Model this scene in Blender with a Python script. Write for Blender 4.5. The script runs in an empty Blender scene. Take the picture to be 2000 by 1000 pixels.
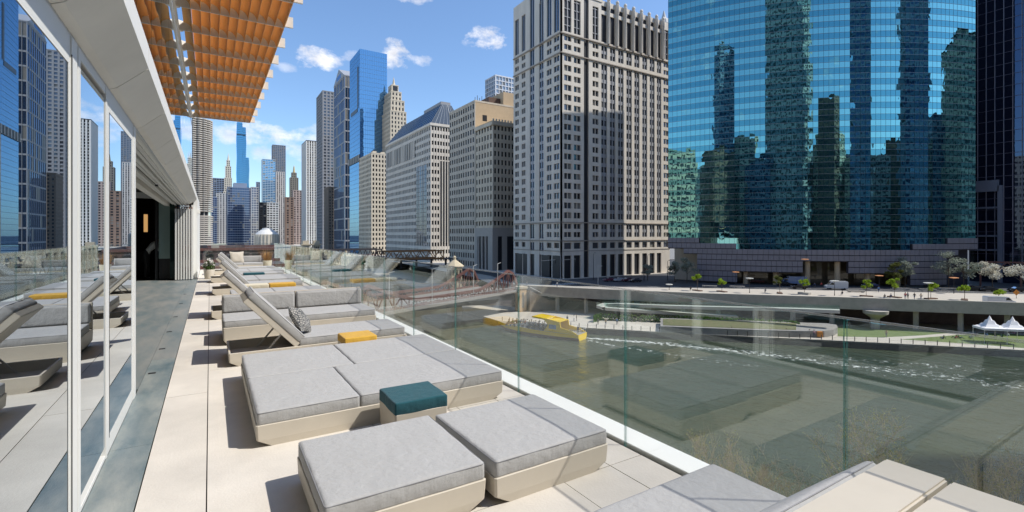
import bpy, bmesh, math, random
from mathutils import Vector, Matrix
random.seed(7)
SC = bpy.context.scene
COL = SC.collection
R = math.radians
# ---------------------------------------------------------------- camera
F, H = 944.4, 1.6
S32, C32 = math.sin(R(32)), math.cos(R(32))
cam = bpy.data.cameras.new('camera')
cam.lens = 17.0; cam.sensor_width = 36.0; cam.shift_y = -0.021
cam.clip_start = 0.05; cam.clip_end = 12000
co = bpy.data.objects.new('camera', cam); COL.objects.link(co)
co.location = (0, 0, H); co.rotation_euler = (R(90), 0, R(-32))
SC.camera = co
# ---------------------------------------------------------------- light
SUN = Vector((0.70, -0.47, 1.0)).normalized()          # towards the sun
SUN_EL = math.asin(SUN.z); SUN_AZ = math.atan2(SUN.x, SUN.y)
world = bpy.data.worlds.new('World'); SC.world = world; world.use_nodes = True
def build_world():
    nt = world.node_tree; N = nt.nodes; L = nt.links; N.clear()
    out = N.new('ShaderNodeOutputWorld'); bg = N.new('ShaderNodeBackground')
    bg.inputs['Strength'].default_value = 0.15
    sky = N.new('ShaderNodeTexSky'); sky.sky_type = 'NISHITA'; sky.sun_disc = False
    sky.sun_elevation = SUN_EL; sky.sun_rotation = SUN_AZ
    sky.altitude = 100; sky.air_density = 1.0; sky.dust_density = 0.6; sky.ozone_density = 3.5
    tc = N.new('ShaderNodeTexCoord'); sep = N.new('ShaderNodeSeparateXYZ'); L.new(tc.outputs['Generated'], sep.inputs[0])
    def M(op, a, b=None, c=None, clamp=False):
        n = N.new('ShaderNodeMath'); n.operation = op; n.use_clamp = clamp
        for i, v in enumerate((a, b, c)):
            if v is None: continue
            if isinstance(v, (int, float)): n.inputs[i].default_value = v
            else: L.new(v, n.inputs[i])
        return n.outputs[0]
    x, y, z = sep.outputs
    az = M('ARCTAN2', x, y)
    hyp = M('SQRT', M('ADD', M('MULTIPLY', x, x), M('MULTIPLY', y, y)))
    el = M('ARCTAN2', z, hyp)
    def noise(scale, detail, rough, sq=1.0):
        mp = N.new('ShaderNodeMapping'); mp.inputs['Scale'].default_value = (1, 1, sq); L.new(tc.outputs['Generated'], mp.inputs[0])
        n = N.new('ShaderNodeTexNoise'); n.inputs['Scale'].default_value = scale; n.inputs['Detail'].default_value = detail
        n.inputs['Roughness'].default_value = rough; L.new(mp.outputs[0], n.inputs['Vector']); return n.outputs['Fac']
    n1 = noise(26, 6, 0.62, 1.5); n2 = noise(9, 5, 0.6, 3.0)
    blobs = [(622,116,34,24,1.0),(648,122,26,12,.75),(775,106,34,24,1.0),(812,116,26,10,.6),(694,110,26,12,.45),(948,79,52,17,1.0),(912,84,22,8,.5),
             (470,262,70,19,.75),(555,262,85,19,.85),(640,258,50,12,.6),(600,296,45,16,.6),(508,300,36,15,.6),(805,0,44,8,.7),(548,132,28,9,.4),(700,268,40,10,.35)]
    tot = None
    for px, py, rx, ry, st in blobs:
        k = (px-1000)/F; a0 = R(32)+math.atan(k); e0 = math.atan((458-py)/math.hypot(F, px-1000))
        ra = rx/F/(1+k*k)*1.25; re = ry/F/math.sqrt(1+k*k)*1.25
        da = M('DIVIDE', M('SUBTRACT', az, a0), ra); de = M('DIVIDE', M('SUBTRACT', el, e0), re)
        d = M('SUBTRACT', 1.0, M('ADD', M('MULTIPLY', da, da), M('MULTIPLY', de, de)))
        m = M('ADD', d, M('MULTIPLY', M('SUBTRACT', n1, 0.56), 4.6))
        m = M('MULTIPLY', M('MULTIPLY', m, 0.9, clamp=True), st)
        m = M('MULTIPLY', m, M('MULTIPLY', M('ADD', d, 0.9, clamp=True), 1.0, clamp=True))
        tot = m if tot is None else M('MAXIMUM', tot, m)
    # scattered fair weather clouds over the rest of the sky
    g = M('MULTIPLY', M('SUBTRACT', n2, 0.60), 7.0, clamp=True)
    away = M('MULTIPLY', M('SUBTRACT', M('ABSOLUTE', M('SUBTRACT', az, 0.1)), 0.75), 3.0, clamp=True)
    g = M('MULTIPLY', M('MULTIPLY', g, away), 0.6)
    tot = M('MAXIMUM', tot, g)
    shade = M('ADD', 0.86, M('MULTIPLY', M('SUBTRACT', noise(34, 4, .6, 1.2), 0.45), 0.9))
    cc = N.new('ShaderNodeCombineColor')
    L.new(M('MULTIPLY', shade, 6.2), cc.inputs[0]); L.new(M('MULTIPLY', shade, 6.2), cc.inputs[1]); L.new(M('MULTIPLY', shade, 6.5), cc.inputs[2])
    gm = N.new('ShaderNodeMix'); gm.data_type = 'RGBA'; gm.blend_type = 'MULTIPLY'; gm.inputs[0].default_value = 1.0
    L.new(sky.outputs[0], gm.inputs[6]); gm.inputs[7].default_value = (0.98, 1.06, 1.12, 1)
    mix = N.new('ShaderNodeMix'); mix.data_type = 'RGBA'
    L.new(M('MULTIPLY', tot, 0.9), mix.inputs[0]); L.new(gm.outputs[2], mix.inputs[6]); L.new(cc.outputs[0], mix.inputs[7])
    L.new(mix.outputs[2], bg.inputs['Color']); L.new(bg.outputs[0], out.inputs[0])
build_world()
sl = bpy.data.lights.new('sun', 'SUN'); sl.energy = 4.0; sl.angle = R(0.53); sl.color = (1.0, 0.955, 0.88)
so = bpy.data.objects.new('sun', sl); COL.objects.link(so); so.rotation_euler = SUN.to_track_quat('Z', 'Y').to_euler()
so.location = (0, -10, 60)
SC.view_settings.view_transform = 'Standard'; SC.view_settings.look = 'None'
SC.view_settings.exposure = 0.32; SC.view_settings.gamma = 1.0; SC.view_settings.use_curve_mapping = False
SC.render.engine = 'CYCLES'
SC.cycles.max_bounces = 8; SC.cycles.glossy_bounces = 5; SC.cycles.transparent_max_bounces = 24; SC.cycles.diffuse_bounces = 3
SC.cycles.transmission_bounces = 4; SC.cycles.caustics_reflective = False; SC.cycles.caustics_refractive = False

# ---------------------------------------------------------------- survey helpers: sight a photo bearing onto a plane of the place
def wd(px, d): k = (px-1000)/F; return (d*(S32+k*C32), d*(C32-k*S32))
def wp(px, py, z): return wd(px, F*(H-z)/(py-458))
def onX(px, X): k = (px-1000)/F; return X*(C32-k*S32)/(S32+k*C32)      # -> Y
def onY(px, Y): k = (px-1000)/F; return Y*(S32+k*C32)/(C32-k*S32)      # -> X
def dep(x, y): return x*S32+y*C32
def zat(py, x, y): return H+(458-py)*dep(x, y)/F

# ---------------------------------------------------------------- materials
MATS = {}
def mat(name, col, rough=0.7, metal=0.0, var=0.0, vscale=3.0, bump=0.0, bscale=40.0, col2=None, spec=0.5, objvar=0.0, stretch=None, coat=0.0, emis=None, sheen=0.0):
    if name in MATS: return MATS[name]
    m = bpy.data.materials.new(name); m.use_nodes = True; nt = m.node_tree; N = nt.nodes; L = nt.links
    b = N['Principled BSDF']; b.inputs['Roughness'].default_value = rough; b.inputs['Metallic'].default_value = metal
    b.inputs['Specular IOR Level'].default_value = spec; b.inputs['Coat Weight'].default_value = coat
    b.inputs['Sheen Weight'].default_value = sheen
    b.inputs['Base Color'].default_value = (*col, 1)
    tc = N.new('ShaderNodeTexCoord'); mp = N.new('ShaderNodeMapping'); L.new(tc.outputs['Object'], mp.inputs[0])
    if stretch: mp.inputs['Scale'].default_value = stretch
    src = None
    if var or col2:
        n = N.new('ShaderNodeTexNoise'); n.inputs['Scale'].default_value = vscale; n.inputs['Detail'].default_value = 6; n.inputs['Roughness'].default_value = .65
        L.new(mp.outputs[0], n.inputs['Vector'])
        mr = N.new('ShaderNodeMapRange'); mr.inputs[1].default_value = .3; mr.inputs[2].default_value = .7; L.new(n.outputs['Fac'], mr.inputs[0])
        mx = N.new('ShaderNodeMix'); mx.data_type = 'RGBA'; L.new(mr.outputs[0], mx.inputs[0])
        c2 = col2 if col2 else tuple(min(1, v*(1+var)) for v in col)
        c1 = col if col2 else tuple(v*(1-var) for v in col)
        mx.inputs[6].default_value = (*c1, 1); mx.inputs[7].default_value = (*c2, 1); src = mx.outputs[2]
    if objvar:
        oi = N.new('ShaderNodeObjectInfo'); mr = N.new('ShaderNodeMapRange'); L.new(oi.outputs['Random'], mr.inputs[0])
        mr.inputs[3].default_value = 1-objvar; mr.inputs[4].default_value = 1+objvar
        h = N.new('ShaderNodeMix'); h.data_type = 'RGBA'; h.blend_type = 'MULTIPLY'; h.inputs[0].default_value = 1
        if src: L.new(src, h.inputs[6])
        else: h.inputs[6].default_value = (*col, 1)
        L.new(mr.outputs[0], h.inputs[7]); src = h.outputs[2]
    if src: L.new(src, b.inputs['Base Color'])
    if bump:
        n = N.new('ShaderNodeTexNoise'); n.inputs['Scale'].default_value = bscale; n.inputs['Detail'].default_value = 3
        L.new(mp.outputs[0], n.inputs['Vector'])
        bp = N.new('ShaderNodeBump'); bp.inputs['Strength'].default_value = bump; bp.inputs['Distance'].default_value = 0.02
        L.new(n.outputs['Fac'], bp.inputs['Height']); L.new(bp.outputs[0], b.inputs['Normal'])
    if emis: b.inputs['Emission Color'].default_value = (*emis[0], 1); b.inputs['Emission Strength'].default_value = emis[1]
    MATS[name] = m; return m

def mirror_mat(name, tint, base, ior=1.9, boost=0.0, wav=0.0, wscale=0.3, rough=0.0, wsc=(1, 1, 1), objvar=0.0, attr=False):
    """coated reflective window glass: dark body + fresnel mirror with slight waviness"""
    if name in MATS: return MATS[name]
    m = bpy.data.materials.new(name); m.use_nodes = True; nt = m.node_tree; N = nt.nodes; L = nt.links; N.clear()
    out = N.new('ShaderNodeOutputMaterial'); mix = N.new('ShaderNodeMixShader'); d = N.new('ShaderNodeBsdfDiffuse'); g = N.new('ShaderNodeBsdfGlossy')
    d.inputs[0].default_value = (*base, 1); g.inputs[0].default_value = (*tint, 1); g.inputs['Roughness'].default_value = rough
    fr = N.new('ShaderNodeFresnel'); fr.inputs[0].default_value = ior
    ad = N.new('ShaderNodeMath'); ad.operation = 'ADD'; ad.use_clamp = True; ad.inputs[1].default_value = boost
    L.new(fr.outputs[0], ad.inputs[0]); L.new(ad.outputs[0], mix.inputs[0]); L.new(d.outputs[0], mix.inputs[1]); L.new(g.outputs[0], mix.inputs[2]); L.new(mix.outputs[0], out.inputs[0])
    if wav:
        tc = N.new('ShaderNodeTexCoord'); mp = N.new('ShaderNodeMapping'); mp.inputs['Scale'].default_value = wsc
        L.new(tc.outputs['Object'], mp.inputs[0]); n = N.new('ShaderNodeTexNoise'); n.inputs['Scale'].default_value = wscale; n.inputs['Detail'].default_value = 1.5
        L.new(mp.outputs[0], n.inputs['Vector']); bp = N.new('ShaderNodeBump'); bp.inputs['Strength'].default_value = 1; bp.inputs['Distance'].default_value = wav
        L.new(n.outputs['Fac'], bp.inputs['Height']); L.new(bp.outputs[0], g.inputs['Normal'])
    if objvar:
        oi = N.new('ShaderNodeObjectInfo'); mr = N.new('ShaderNodeMapRange'); L.new(oi.outputs['Random'], mr.inputs[0])
        mr.inputs[3].default_value = 1-objvar; mr.inputs[4].default_value = 1+objvar
        h = N.new('ShaderNodeMix'); h.data_type = 'RGBA'; h.blend_type = 'MULTIPLY'; h.inputs[0].default_value = 1
        h.inputs[6].default_value = (*base, 1); L.new(mr.outputs[0], h.inputs[7]); L.new(h.outputs[2], d.inputs[0])
    MATS[name] = m; return m

def clear_glass(name, tint, ior=1.5, boost=0.0):
    m = bpy.data.materials.new(name); m.use_nodes = True; nt = m.node_tree; N = nt.nodes; L = nt.links; N.clear()
    out = N.new('ShaderNodeOutputMaterial'); mix = N.new('ShaderNodeMixShader'); t = N.new('ShaderNodeBsdfTransparent'); g = N.new('ShaderNodeBsdfGlossy')
    t.inputs[0].default_value = (*tint, 1); g.inputs['Roughness'].default_value = 0.0; g.inputs[0].default_value = (.93, 1, .97, 1)
    fr = N.new('ShaderNodeFresnel'); ge = N.new('ShaderNodeNewGeometry')
    io = N.new('ShaderNodeMath'); io.operation = 'MULTIPLY_ADD'; io.inputs[1].default_value = 1/ior-ior; io.inputs[2].default_value = ior
    L.new(ge.outputs['Backfacing'], io.inputs[0]); L.new(io.outputs[0], fr.inputs[0])
    ad = N.new('ShaderNodeMath'); ad.operation = 'ADD'; ad.use_clamp = True; ad.inputs[1].default_value = boost
    L.new(fr.outputs[0], ad.inputs[0]); L.new(ad.outputs[0], mix.inputs[0]); L.new(t.outputs[0], mix.inputs[1]); L.new(g.outputs[0], mix.inputs[2]); L.new(mix.outputs[0], out.inputs[0])
    MATS[name] = m; return m

def leaf_mat(name, c1, c2, trans=0.35):
    m = bpy.data.materials.new(name); m.use_nodes = True; nt = m.node_tree; N = nt.nodes; L = nt.links; N.clear()
    out = N.new('ShaderNodeOutputMaterial'); mix = N.new('ShaderNodeMixShader'); mix.inputs[0].default_value = trans
    d = N.new('ShaderNodeBsdfDiffuse'); t = N.new('ShaderNodeBsdfTranslucent')
    ge = N.new('ShaderNodeNewGeometry'); r = N.new('ShaderNodeMix'); r.data_type = 'RGBA'; L.new(ge.outputs['Random Per Island'], r.inputs[0])
    r.inputs[6].default_value = (*c1, 1); r.inputs[7].default_value = (*c2, 1)
    L.new(r.outputs[2], d.inputs[0]); L.new(r.outputs[2], t.inputs[0]); L.new(d.outputs[0], mix.inputs[1]); L.new(t.outputs[0], mix.inputs[2]); L.new(mix.outputs[0], out.inputs[0])
    MATS[name] = m; return m

# ---------------------------------------------------------------- object helpers
def tag(o, label=None, cat=None, group=None, kind=None):
    if label: o['label'] = label
    if cat: o['category'] = cat
    if group: o['group'] = group
    if kind: o['kind'] = kind
    return o
def thing(name, label, cat, loc=(0, 0, 0), rz=0.0, group=None):
    o = bpy.data.objects.new(name, None); o.empty_display_size = .2; COL.objects.link(o)
    o.location = loc; o.rotation_euler = (0, 0, rz)
    return tag(o, label, cat, group)
def copy_tree(o, parent=None, loc=None, rz=None, label=None, sc=None):
    c = o.copy(); COL.objects.link(c)
    if parent: c.parent = parent
    if loc is not None: c.location = loc
    if rz is not None: c.rotation_euler = (0, 0, rz)
    if sc is not None: c.scale = (sc, sc, sc) if isinstance(sc, (int, float)) else sc
    if label: c['label'] = label
    for ch in KIDS.get(o.name, []): 
        copy_tree(ch, c)
    return c
KIDS = {}
def inst(name, mesh, parent=None, loc=(0, 0, 0), rot=None, sc=None):
    o = bpy.data.objects.new(name, mesh); COL.objects.link(o); o.location = loc
    if rot: o.rotation_euler = rot
    if sc: o.scale = sc
    if parent: o.parent = parent; KIDS.setdefault(parent.name, []).append(o)
    return o
class MB:
    def __init__(s): s.v = []; s.f = []; s.m = []
    def quad(s, a, b, c, d, mi=0):
        n = len(s.v); s.v += [a, b, c, d]; s.f.append((n, n+1, n+2, n+3)); s.m.append(mi); return s
    def tri(s, a, b, c, mi=0):
        n = len(s.v); s.v += [a, b, c]; s.f.append((n, n+1, n+2)); s.m.append(mi); return s
    def box(s, x0, y0, z0, x1, y1, z1, mi=0):
        if x0 > x1: x0, x1 = x1, x0
        if y0 > y1: y0, y1 = y1, y0
        if z0 > z1: z0, z1 = z1, z0
        n = len(s.v); s.v += [(x0,y0,z0),(x1,y0,z0),(x1,y1,z0),(x0,y1,z0),(x0,y0,z1),(x1,y0,z1),(x1,y1,z1),(x0,y1,z1)]
        for f in ((0,3,2,1),(4,5,6,7),(0,1,5,4),(1,2,6,5),(2,3,7,6),(3,0,4,7)): s.f.append(tuple(n+i for i in f)); s.m.append(mi)
        return s
    def prism(s, poly, z0, z1, mi=0, top=None, inset=None):
        """poly counter-clockwise; top: optional second outline"""
        n = len(s.v); k = len(poly); t = top or poly
        s.v += [(p[0], p[1], z0) for p in poly]+[(p[0], p[1], z1) for p in t]
        s.f.append(tuple(n+i for i in reversed(range(k)))); s.m.append(mi)
        s.f.append(tuple(n+k+i for i in range(k))); s.m.append(mi)
        for i in range(k): j = (i+1) % k; s.f.append((n+i, n+j, n+k+j, n+k+i)); s.m.append(mi)
        return s
    def bar(s, a, b, w, h=None, mi=0, up=(0, 0, 1)):
        """rectangular bar from a to b"""
        a, b = Vector(a), Vector(b); h = h or w; d = (b-a)
        if d.length < 1e-6: return s
        d.normalize(); u = Vector(up)
        if abs(d.dot(u)) > .98: u = Vector((0, 1, 0))
        r = d.cross(u).normalized(); u = r.cross(d).normalized(); n = len(s.v)
        for p in (a, b):
            for sx, sy in ((-1,-1),(1,-1),(1,1),(-1,1)): s.v.append(tuple(p+r*(sx*w/2)+u*(sy*h/2)))
        for f in ((0,1,2,3),(7,6,5,4),(0,4,5,1),(1,5,6,2),(2,6,7,3),(3,7,4,0)): s.f.append(tuple(n+i for i in f)); s.m.append(mi)
        return s
    def tube(s, pts, rad, seg=6, mi=0):
        pts = [Vector(p) for p in pts]; rr = rad if isinstance(rad, (list, tuple)) else [rad]*len(pts); n = len(s.v)
        for i, p in enumerate(pts):
            d = (pts[min(i+1, len(pts)-1)]-pts[max(i-1, 0)]); d = d.normalized() if d.length > 1e-9 else Vector((0,0,1))
            u = Vector((0, 0, 1)) if abs(d.z) < .95 else Vector((1, 0, 0)); r = d.cross(u).normalized(); u = r.cross(d)
            for j in range(seg): a = 2*math.pi*j/seg; s.v.append(tuple(p+(r*math.cos(a)+u*math.sin(a))*rr[i]))
        for i in range(len(pts)-1):
            for j in range(seg): k = (j+1) % seg; s.f.append((n+i*seg+j, n+i*seg+k, n+(i+1)*seg+k, n+(i+1)*seg+j)); s.m.append(mi)
        s.f.append(tuple(n+j for j in reversed(range(seg)))); s.m.append(mi)
        s.f.append(tuple(n+(len(pts)-1)*seg+j for j in range(seg))); s.m.append(mi)
        return s
    def lathe(s, prof, seg=12, c=(0, 0), mi=0, ph=0.0):
        n = len(s.v)
        for r, z in prof:
            for j in range(seg): a = 2*math.pi*j/seg+ph; s.v.append((c[0]+r*math.cos(a), c[1]+r*math.sin(a), z))
        for i in range(len(prof)-1):
            for j in range(seg): k = (j+1) % seg; s.f.append((n+i*seg+j, n+i*seg+k, n+(i+1)*seg+k, n+(i+1)*seg+j)); s.m.append(mi)
        s.f.append(tuple(n+j for j in reversed(range(seg)))); s.m.append(mi)
        s.f.append(tuple(n+(len(prof)-1)*seg+j for j in range(seg))); s.m.append(mi)
        return s
    def mesh(s, name, mats, smooth=False, ang=None):
        me = bpy.data.meshes.new(name); me.from_pydata(s.v, [], s.f)
        for m in (mats if isinstance(mats, (list, tuple)) else [mats]): me.materials.append(m)
        if any(s.m): me.polygons.foreach_set('material_index', s.m)
        if smooth: me.polygons.foreach_set('use_smooth', [True]*len(s.f))
        me.update()
        if ang is not None:
            me.polygons.foreach_set('use_smooth', [True]*len(s.f)); me.set_sharp_from_angle(angle=R(ang))
        return me
    def build(s, name, mats, parent=None, loc=(0, 0, 0), smooth=False, kind=None, rot=None, bevel=0, ang=None):
        me = s.mesh(name, mats, smooth, ang)
        o = inst(name, me, parent, loc, rot)
        if bevel:
            bm = bmesh.new(); bm.from_mesh(me); bmesh.ops.remove_doubles(bm, verts=bm.verts, dist=1e-5)
            bmesh.ops.bevel(bm, geom=[e for e in bm.edges if e.is_manifold and e.calc_face_angle(0) > .3], offset=bevel, segments=2, affect='EDGES', clamp_overlap=True)
            bm.to_mesh(me); bm.free()
        if kind: o['kind'] = kind
        return o
def structure(o): o['kind'] = 'structure'; return o

# ---------------------------------------------------------------- shared materials
m_deck = mat('deck_slab', (.60,.555,.49), .75, var=.13, vscale=1.1, bump=.1, bscale=60, objvar=.06)
m_strip = mat('bluestone', (.085,.135,.155), .42, col2=(.33,.34,.31), vscale=2.0, stretch=(1.6,.5,1), bump=.08, bscale=50)
m_strip2 = mat('grey_stone_panel', (.29,.28,.255), .42, col2=(.11,.155,.165), vscale=1.7, stretch=(1.6,.35,1), bump=.06, bscale=50)
m_white = mat('white_panel', (.80,.80,.77), .45, var=.02, vscale=3)
m_soffit = mat('soffit_panel', (.74,.72,.66), .6, var=.035, vscale=4)
m_alu = mat('aluminium', (.62,.62,.61), .35, metal=.85)
m_alup = mat('painted_aluminium', (.72,.72,.69), .4)
m_rubber = mat('dark_gasket', (.03,.03,.03), .6)
m_resin = mat('resin_shell', (.58,.525,.435), .5, var=.03, vscale=5, bump=.02, bscale=120)
m_resin_in = m_resin
def fabric(name, c, sc=700):
    m = mat(name, c, .95, var=.035, vscale=4.5, sheen=.15); nt = m.node_tree; N = nt.nodes; L = nt.links; b = N['Principled BSDF']
    tc = N.new('ShaderNodeTexCoord'); w = N.new('ShaderNodeTexNoise'); w.inputs['Scale'].default_value = sc; w.inputs['Detail'].default_value = 1
    n2 = N.new('ShaderNodeTexNoise'); n2.inputs['Scale'].default_value = 14; n2.inputs['Detail'].default_value = 3
    L.new(tc.outputs['Object'], w.inputs['Vector']); L.new(tc.outputs['Object'], n2.inputs['Vector'])
    ad = N.new('ShaderNodeMath'); ad.operation = 'MULTIPLY_ADD'; ad.inputs[1].default_value = .12; L.new(w.outputs['Fac'], ad.inputs[0])
    mp = N.new('ShaderNodeMapping'); mp.inputs['Scale'].default_value = (1, 1, .12); L.new(tc.outputs['Object'], mp.inputs[0]); n3 = N.new('ShaderNodeTexNoise'); n3.inputs['Scale'].default_value = 26; n3.inputs['Detail'].default_value = 2; L.new(mp.outputs[0], n3.inputs['Vector'])
    a2 = N.new('ShaderNodeMath'); a2.operation = 'MULTIPLY_ADD'; a2.inputs[1].default_value = .45; L.new(n3.outputs['Fac'], a2.inputs[0]); L.new(n2.outputs['Fac'], a2.inputs[2]); L.new(a2.outputs[0], ad.inputs[2])
    bp = N.new('ShaderNodeBump'); bp.inputs['Strength'].default_value = .75; bp.inputs['Distance'].default_value = .011
    L.new(ad.outputs[0], bp.inputs['Height']); L.new(bp.outputs[0], b.inputs['Normal']); return m
m_fab = fabric('grey_fabric', (.41,.405,.395))
m_fabp = mat('grey_piping', (.27,.27,.28), .9)
m_teal = fabric('teal_fabric', (.008,.075,.095))
m_yel = fabric('mustard_fabric', (.62,.36,.045))
m_cream = fabric('cream_fabric', (.66,.60,.46))
m_shell = m_resin
m_metal = mat('brushed_metal', (.5,.49,.46), .35, metal=.9)
m_orange = mat('orange_fin', (.90,.48,.16), .5, col2=(.84,.42,.13), vscale=6, stretch=(1,.15,1))
m_fin = mat('white_fin', (.85,.81,.73), .5)
m_facade = mirror_mat('facade_glass', (.86,.93,1.0), (.012,.016,.02), ior=2.6, boost=.34, wav=.0003, wscale=.7, wsc=(1,1,.35))
m_upper = mirror_mat('upper_glass', (.86,.93,1.0), (.02,.03,.04), ior=2.4, boost=.25, wav=.004, wscale=.7)
m_rail = clear_glass('rail_glass', (.988,.995,.991), 1.62, 0.028)
def see_through(m, a):
    nt = m.node_tree; b = nt.nodes['Principled BSDF']; t = nt.nodes.new('ShaderNodeBsdfTransparent'); x = nt.nodes.new('ShaderNodeMixShader'); x.inputs[0].default_value = a
    nt.links.new(b.outputs[0], x.inputs[2]); nt.links.new(t.outputs[0], x.inputs[1]); nt.links.new(x.outputs[0], nt.nodes['Material Output'].inputs[0]); return m
m_edge = see_through(mat('glass_edge', (.025,.17,.155), .15, spec=.8), .5)
m_topedge = see_through(mat('top_edge_strip', (.55,.55,.52), .3, metal=.3), .34)  # see-through so the strip casts only a faint shadow
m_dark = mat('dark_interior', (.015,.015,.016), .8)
m_blackm = mat('black_metal', (.02,.02,.022), .5)
m_conc = mat('concrete', (.40,.375,.33), .85, var=.12, vscale=.6, bump=.2, bscale=8)
m_asph = mat('asphalt', (.055,.056,.06), .9, var=.15, vscale=.3)
m_pave = mat('pavement', (.47,.43,.37), .85, var=.08, vscale=.5)
m_line = mat('road_paint', (.75,.75,.72), .7)
# ================================================================ TERRACE
RX = 2.67           # railing plane
YE = 26.2           # far end of the terrace
def ofs(t): return tuple(-v for v in t.location)
# own building below the deck
pod = thing('terrace_building', 'white and glass building on the left whose roof terrace holds the loungers', 'building', (-0.63, 3, 0))
o = ofs(pod)
MB().box(-24, -12, -21, 2.60, YE+.1, -.09).build('podium', m_conc, pod, o)
MB().box(2.70, -8, -.5, 2.93, YE+.12, .012).box(2.93, -8, -21, 2.95, YE+.1, -.5).build('coping', m_white, pod, o, bevel=.004)
# deck with separate slabs
deck = structure(MB().box(-.63, -8, -.09, 2.655, YE, -.035).build('deck', m_rubber))
def slab(x0, y0, x1, y1, m, name='paving_slab', g=.004):
    MB().box(x0+g, y0+g, -.034, x1-g, y1-g, random.uniform(-.0006, .0006)).build(name, m, deck)
for a, b, ln in ((-.372, -.017, 5.4), (-.017, 1.16, 5.4)):
    y = -5.0+(.9 if a > -.1 else 0)
    while y < YE-.1: slab(a, y, b, min(y+ln, YE), m_deck, g=.0035 if a < 0 else .003); y += ln
for a, b in ((1.16, 1.94), (1.94, 2.35), (2.35, 2.655)):
    y = -2.2
    while y < YE-.1: slab(a, y, b, min(y+.78, YE), m_deck, g=.003); y += .78
y = -3.0; i = 0
while y < YE-.1:
    y1 = min(y+1.52, YE)
    slab(-.63, y, -.375, y1, m_strip if y < 7 else m_strip2, 'bluestone_slab', .0015); y = y1; i += 1
inn = structure(MB().box(-6, 6.3, -.09, -.632, 21.0, -.002).build('indoor_floor', m_strip2))
for yy in (6.9, 8.3, 9.7, 11.4, 13.5, 15.6):   # little recessed latches in the threshold
    MB().box(-.60, yy, .001, -.53, yy+.05, .005).build('floor_latch', m_blackm, deck)

# --- glazed facade ------------------------------------------------
GX = -.63
def pane_box(y0, y1, z0, z1, m=None, x=GX-.003, name='window_pane'):
    return MB().box(x-.012, y0, z0, x, y1, z1).build(name, m or m_facade, pod, o)
def frame(y0, y1, z0, z1, x0=GX-.05, x1=GX, name='window_frame', m=None, bevel=.003):
    return MB().box(x0, y0, z0, x1, y1, z1).build(name, m or m_alup, pod, o, bevel=bevel)
HZ = 2.53
# big sliding panes: (start, end)
for a, b in ((-3.0, -.2), (-.1, 3.40), (3.66, 4.45), (4.60, 5.84)):
    pane_box(a, b, .09 if b > 4.5 or b < 4 else .09, 2.56)
for a, b, x1 in ((-.2, -.1, GX), (3.40, 3.43, GX-.001), (3.43, 3.56, GX+.006), (3.56, 3.60, GX-.001), (3.60, 3.66, GX+.003), (4.45, 4.50, GX+.004), (4.50, 4.60, GX), (5.84, 5.92, GX), (5.92, 6.06, GX+.006)):
    frame(a, b, 0.0, 2.66, x1=x1)
frame(3.432, 3.442, 0.05, 2.56, x1=GX+.007, m=m_rubber, name='gasket', bevel=0); frame(4.602, 4.615, .1, 2.5, x1=GX+.001, m=m_rubber, name='gasket', bevel=0)
frame(3.56, 3.575, 0.05, 2.62, x1=GX, m=m_rubber, name='gasket', bevel=0)
for a, b, z0, z1 in ((-3, 3.40, 0, .03), (3.66, 4.45, 0, .03), (4.60, 5.84, 0, .12), (-3, 3.40, 2.50, 2.66), (3.66, 4.45, 2.60, 2.66), (4.60, 5.84, 2.50, 2.66)):
    frame(a, b, z0, z1, x1=GX)
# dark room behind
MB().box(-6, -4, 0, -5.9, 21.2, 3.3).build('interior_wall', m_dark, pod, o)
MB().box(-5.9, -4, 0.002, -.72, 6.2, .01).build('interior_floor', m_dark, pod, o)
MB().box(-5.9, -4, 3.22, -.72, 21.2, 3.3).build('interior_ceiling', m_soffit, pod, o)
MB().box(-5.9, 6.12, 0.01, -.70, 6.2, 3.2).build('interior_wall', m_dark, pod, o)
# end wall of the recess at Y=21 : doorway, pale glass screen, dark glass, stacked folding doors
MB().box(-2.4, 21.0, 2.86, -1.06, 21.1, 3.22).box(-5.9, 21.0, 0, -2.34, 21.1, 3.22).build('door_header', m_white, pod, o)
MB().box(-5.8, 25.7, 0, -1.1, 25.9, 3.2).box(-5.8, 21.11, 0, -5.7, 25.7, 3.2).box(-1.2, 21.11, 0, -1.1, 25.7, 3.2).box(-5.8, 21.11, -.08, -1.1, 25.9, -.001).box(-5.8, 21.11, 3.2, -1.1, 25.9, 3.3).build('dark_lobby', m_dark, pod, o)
m_pale = mat('pale_green_glass', (.33,.44,.42), .12, spec=.8)
MB().box(-1.52, 20.96, .75, -1.20, 20.99, 2.84).build('glass_screen', m_pale, pod, o)
MB().box(-1.52, 20.97, 0, -1.20, 21.0, .75).build('screen_base', m_blackm, pod, o)
MB().box(-1.20, 20.97, 0, -1.04, 21.0, 2.84).build('door_leaf', mirror_mat('dim_green_glass', (.5,.6,.58), (.03,.06,.055), ior=1.5), pod, o)
MB().box(-1.62, 20.9, .0, -1.55, 20.96, 2.86).build('door_frame', m_blackm, pod, o)
for i in range(7):   # stacked folding leaves, seen end on
    x = -1.03+i*.078
    MB().box(x, 20.45, .02, x+.052, 21.0, 2.50).build('folding_door_leaf', m_alup, pod, o, bevel=.006)
    MB().box(x+.015, 20.5, 2.50, x+.037, 20.95, 2.56).build('door_roller', mat('rust_brown', (.22,.10,.06), .6), pod, o)
# white end wall
MB().box(-.50, 20.8, 0, -.38, YE-.35, 2.86).build('end_wall', m_white, pod, o, bevel=.005)
MB().box(-.56, 20.7, 0, -.50, 20.82, 2.66).build('end_post', m_alup, pod, o, bevel=.005)
MB().box(-.38, 20.9, 2.35, -.30, 21.1, 2.52).build('wall_lamp', m_white, pod, o, bevel=.01)
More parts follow.
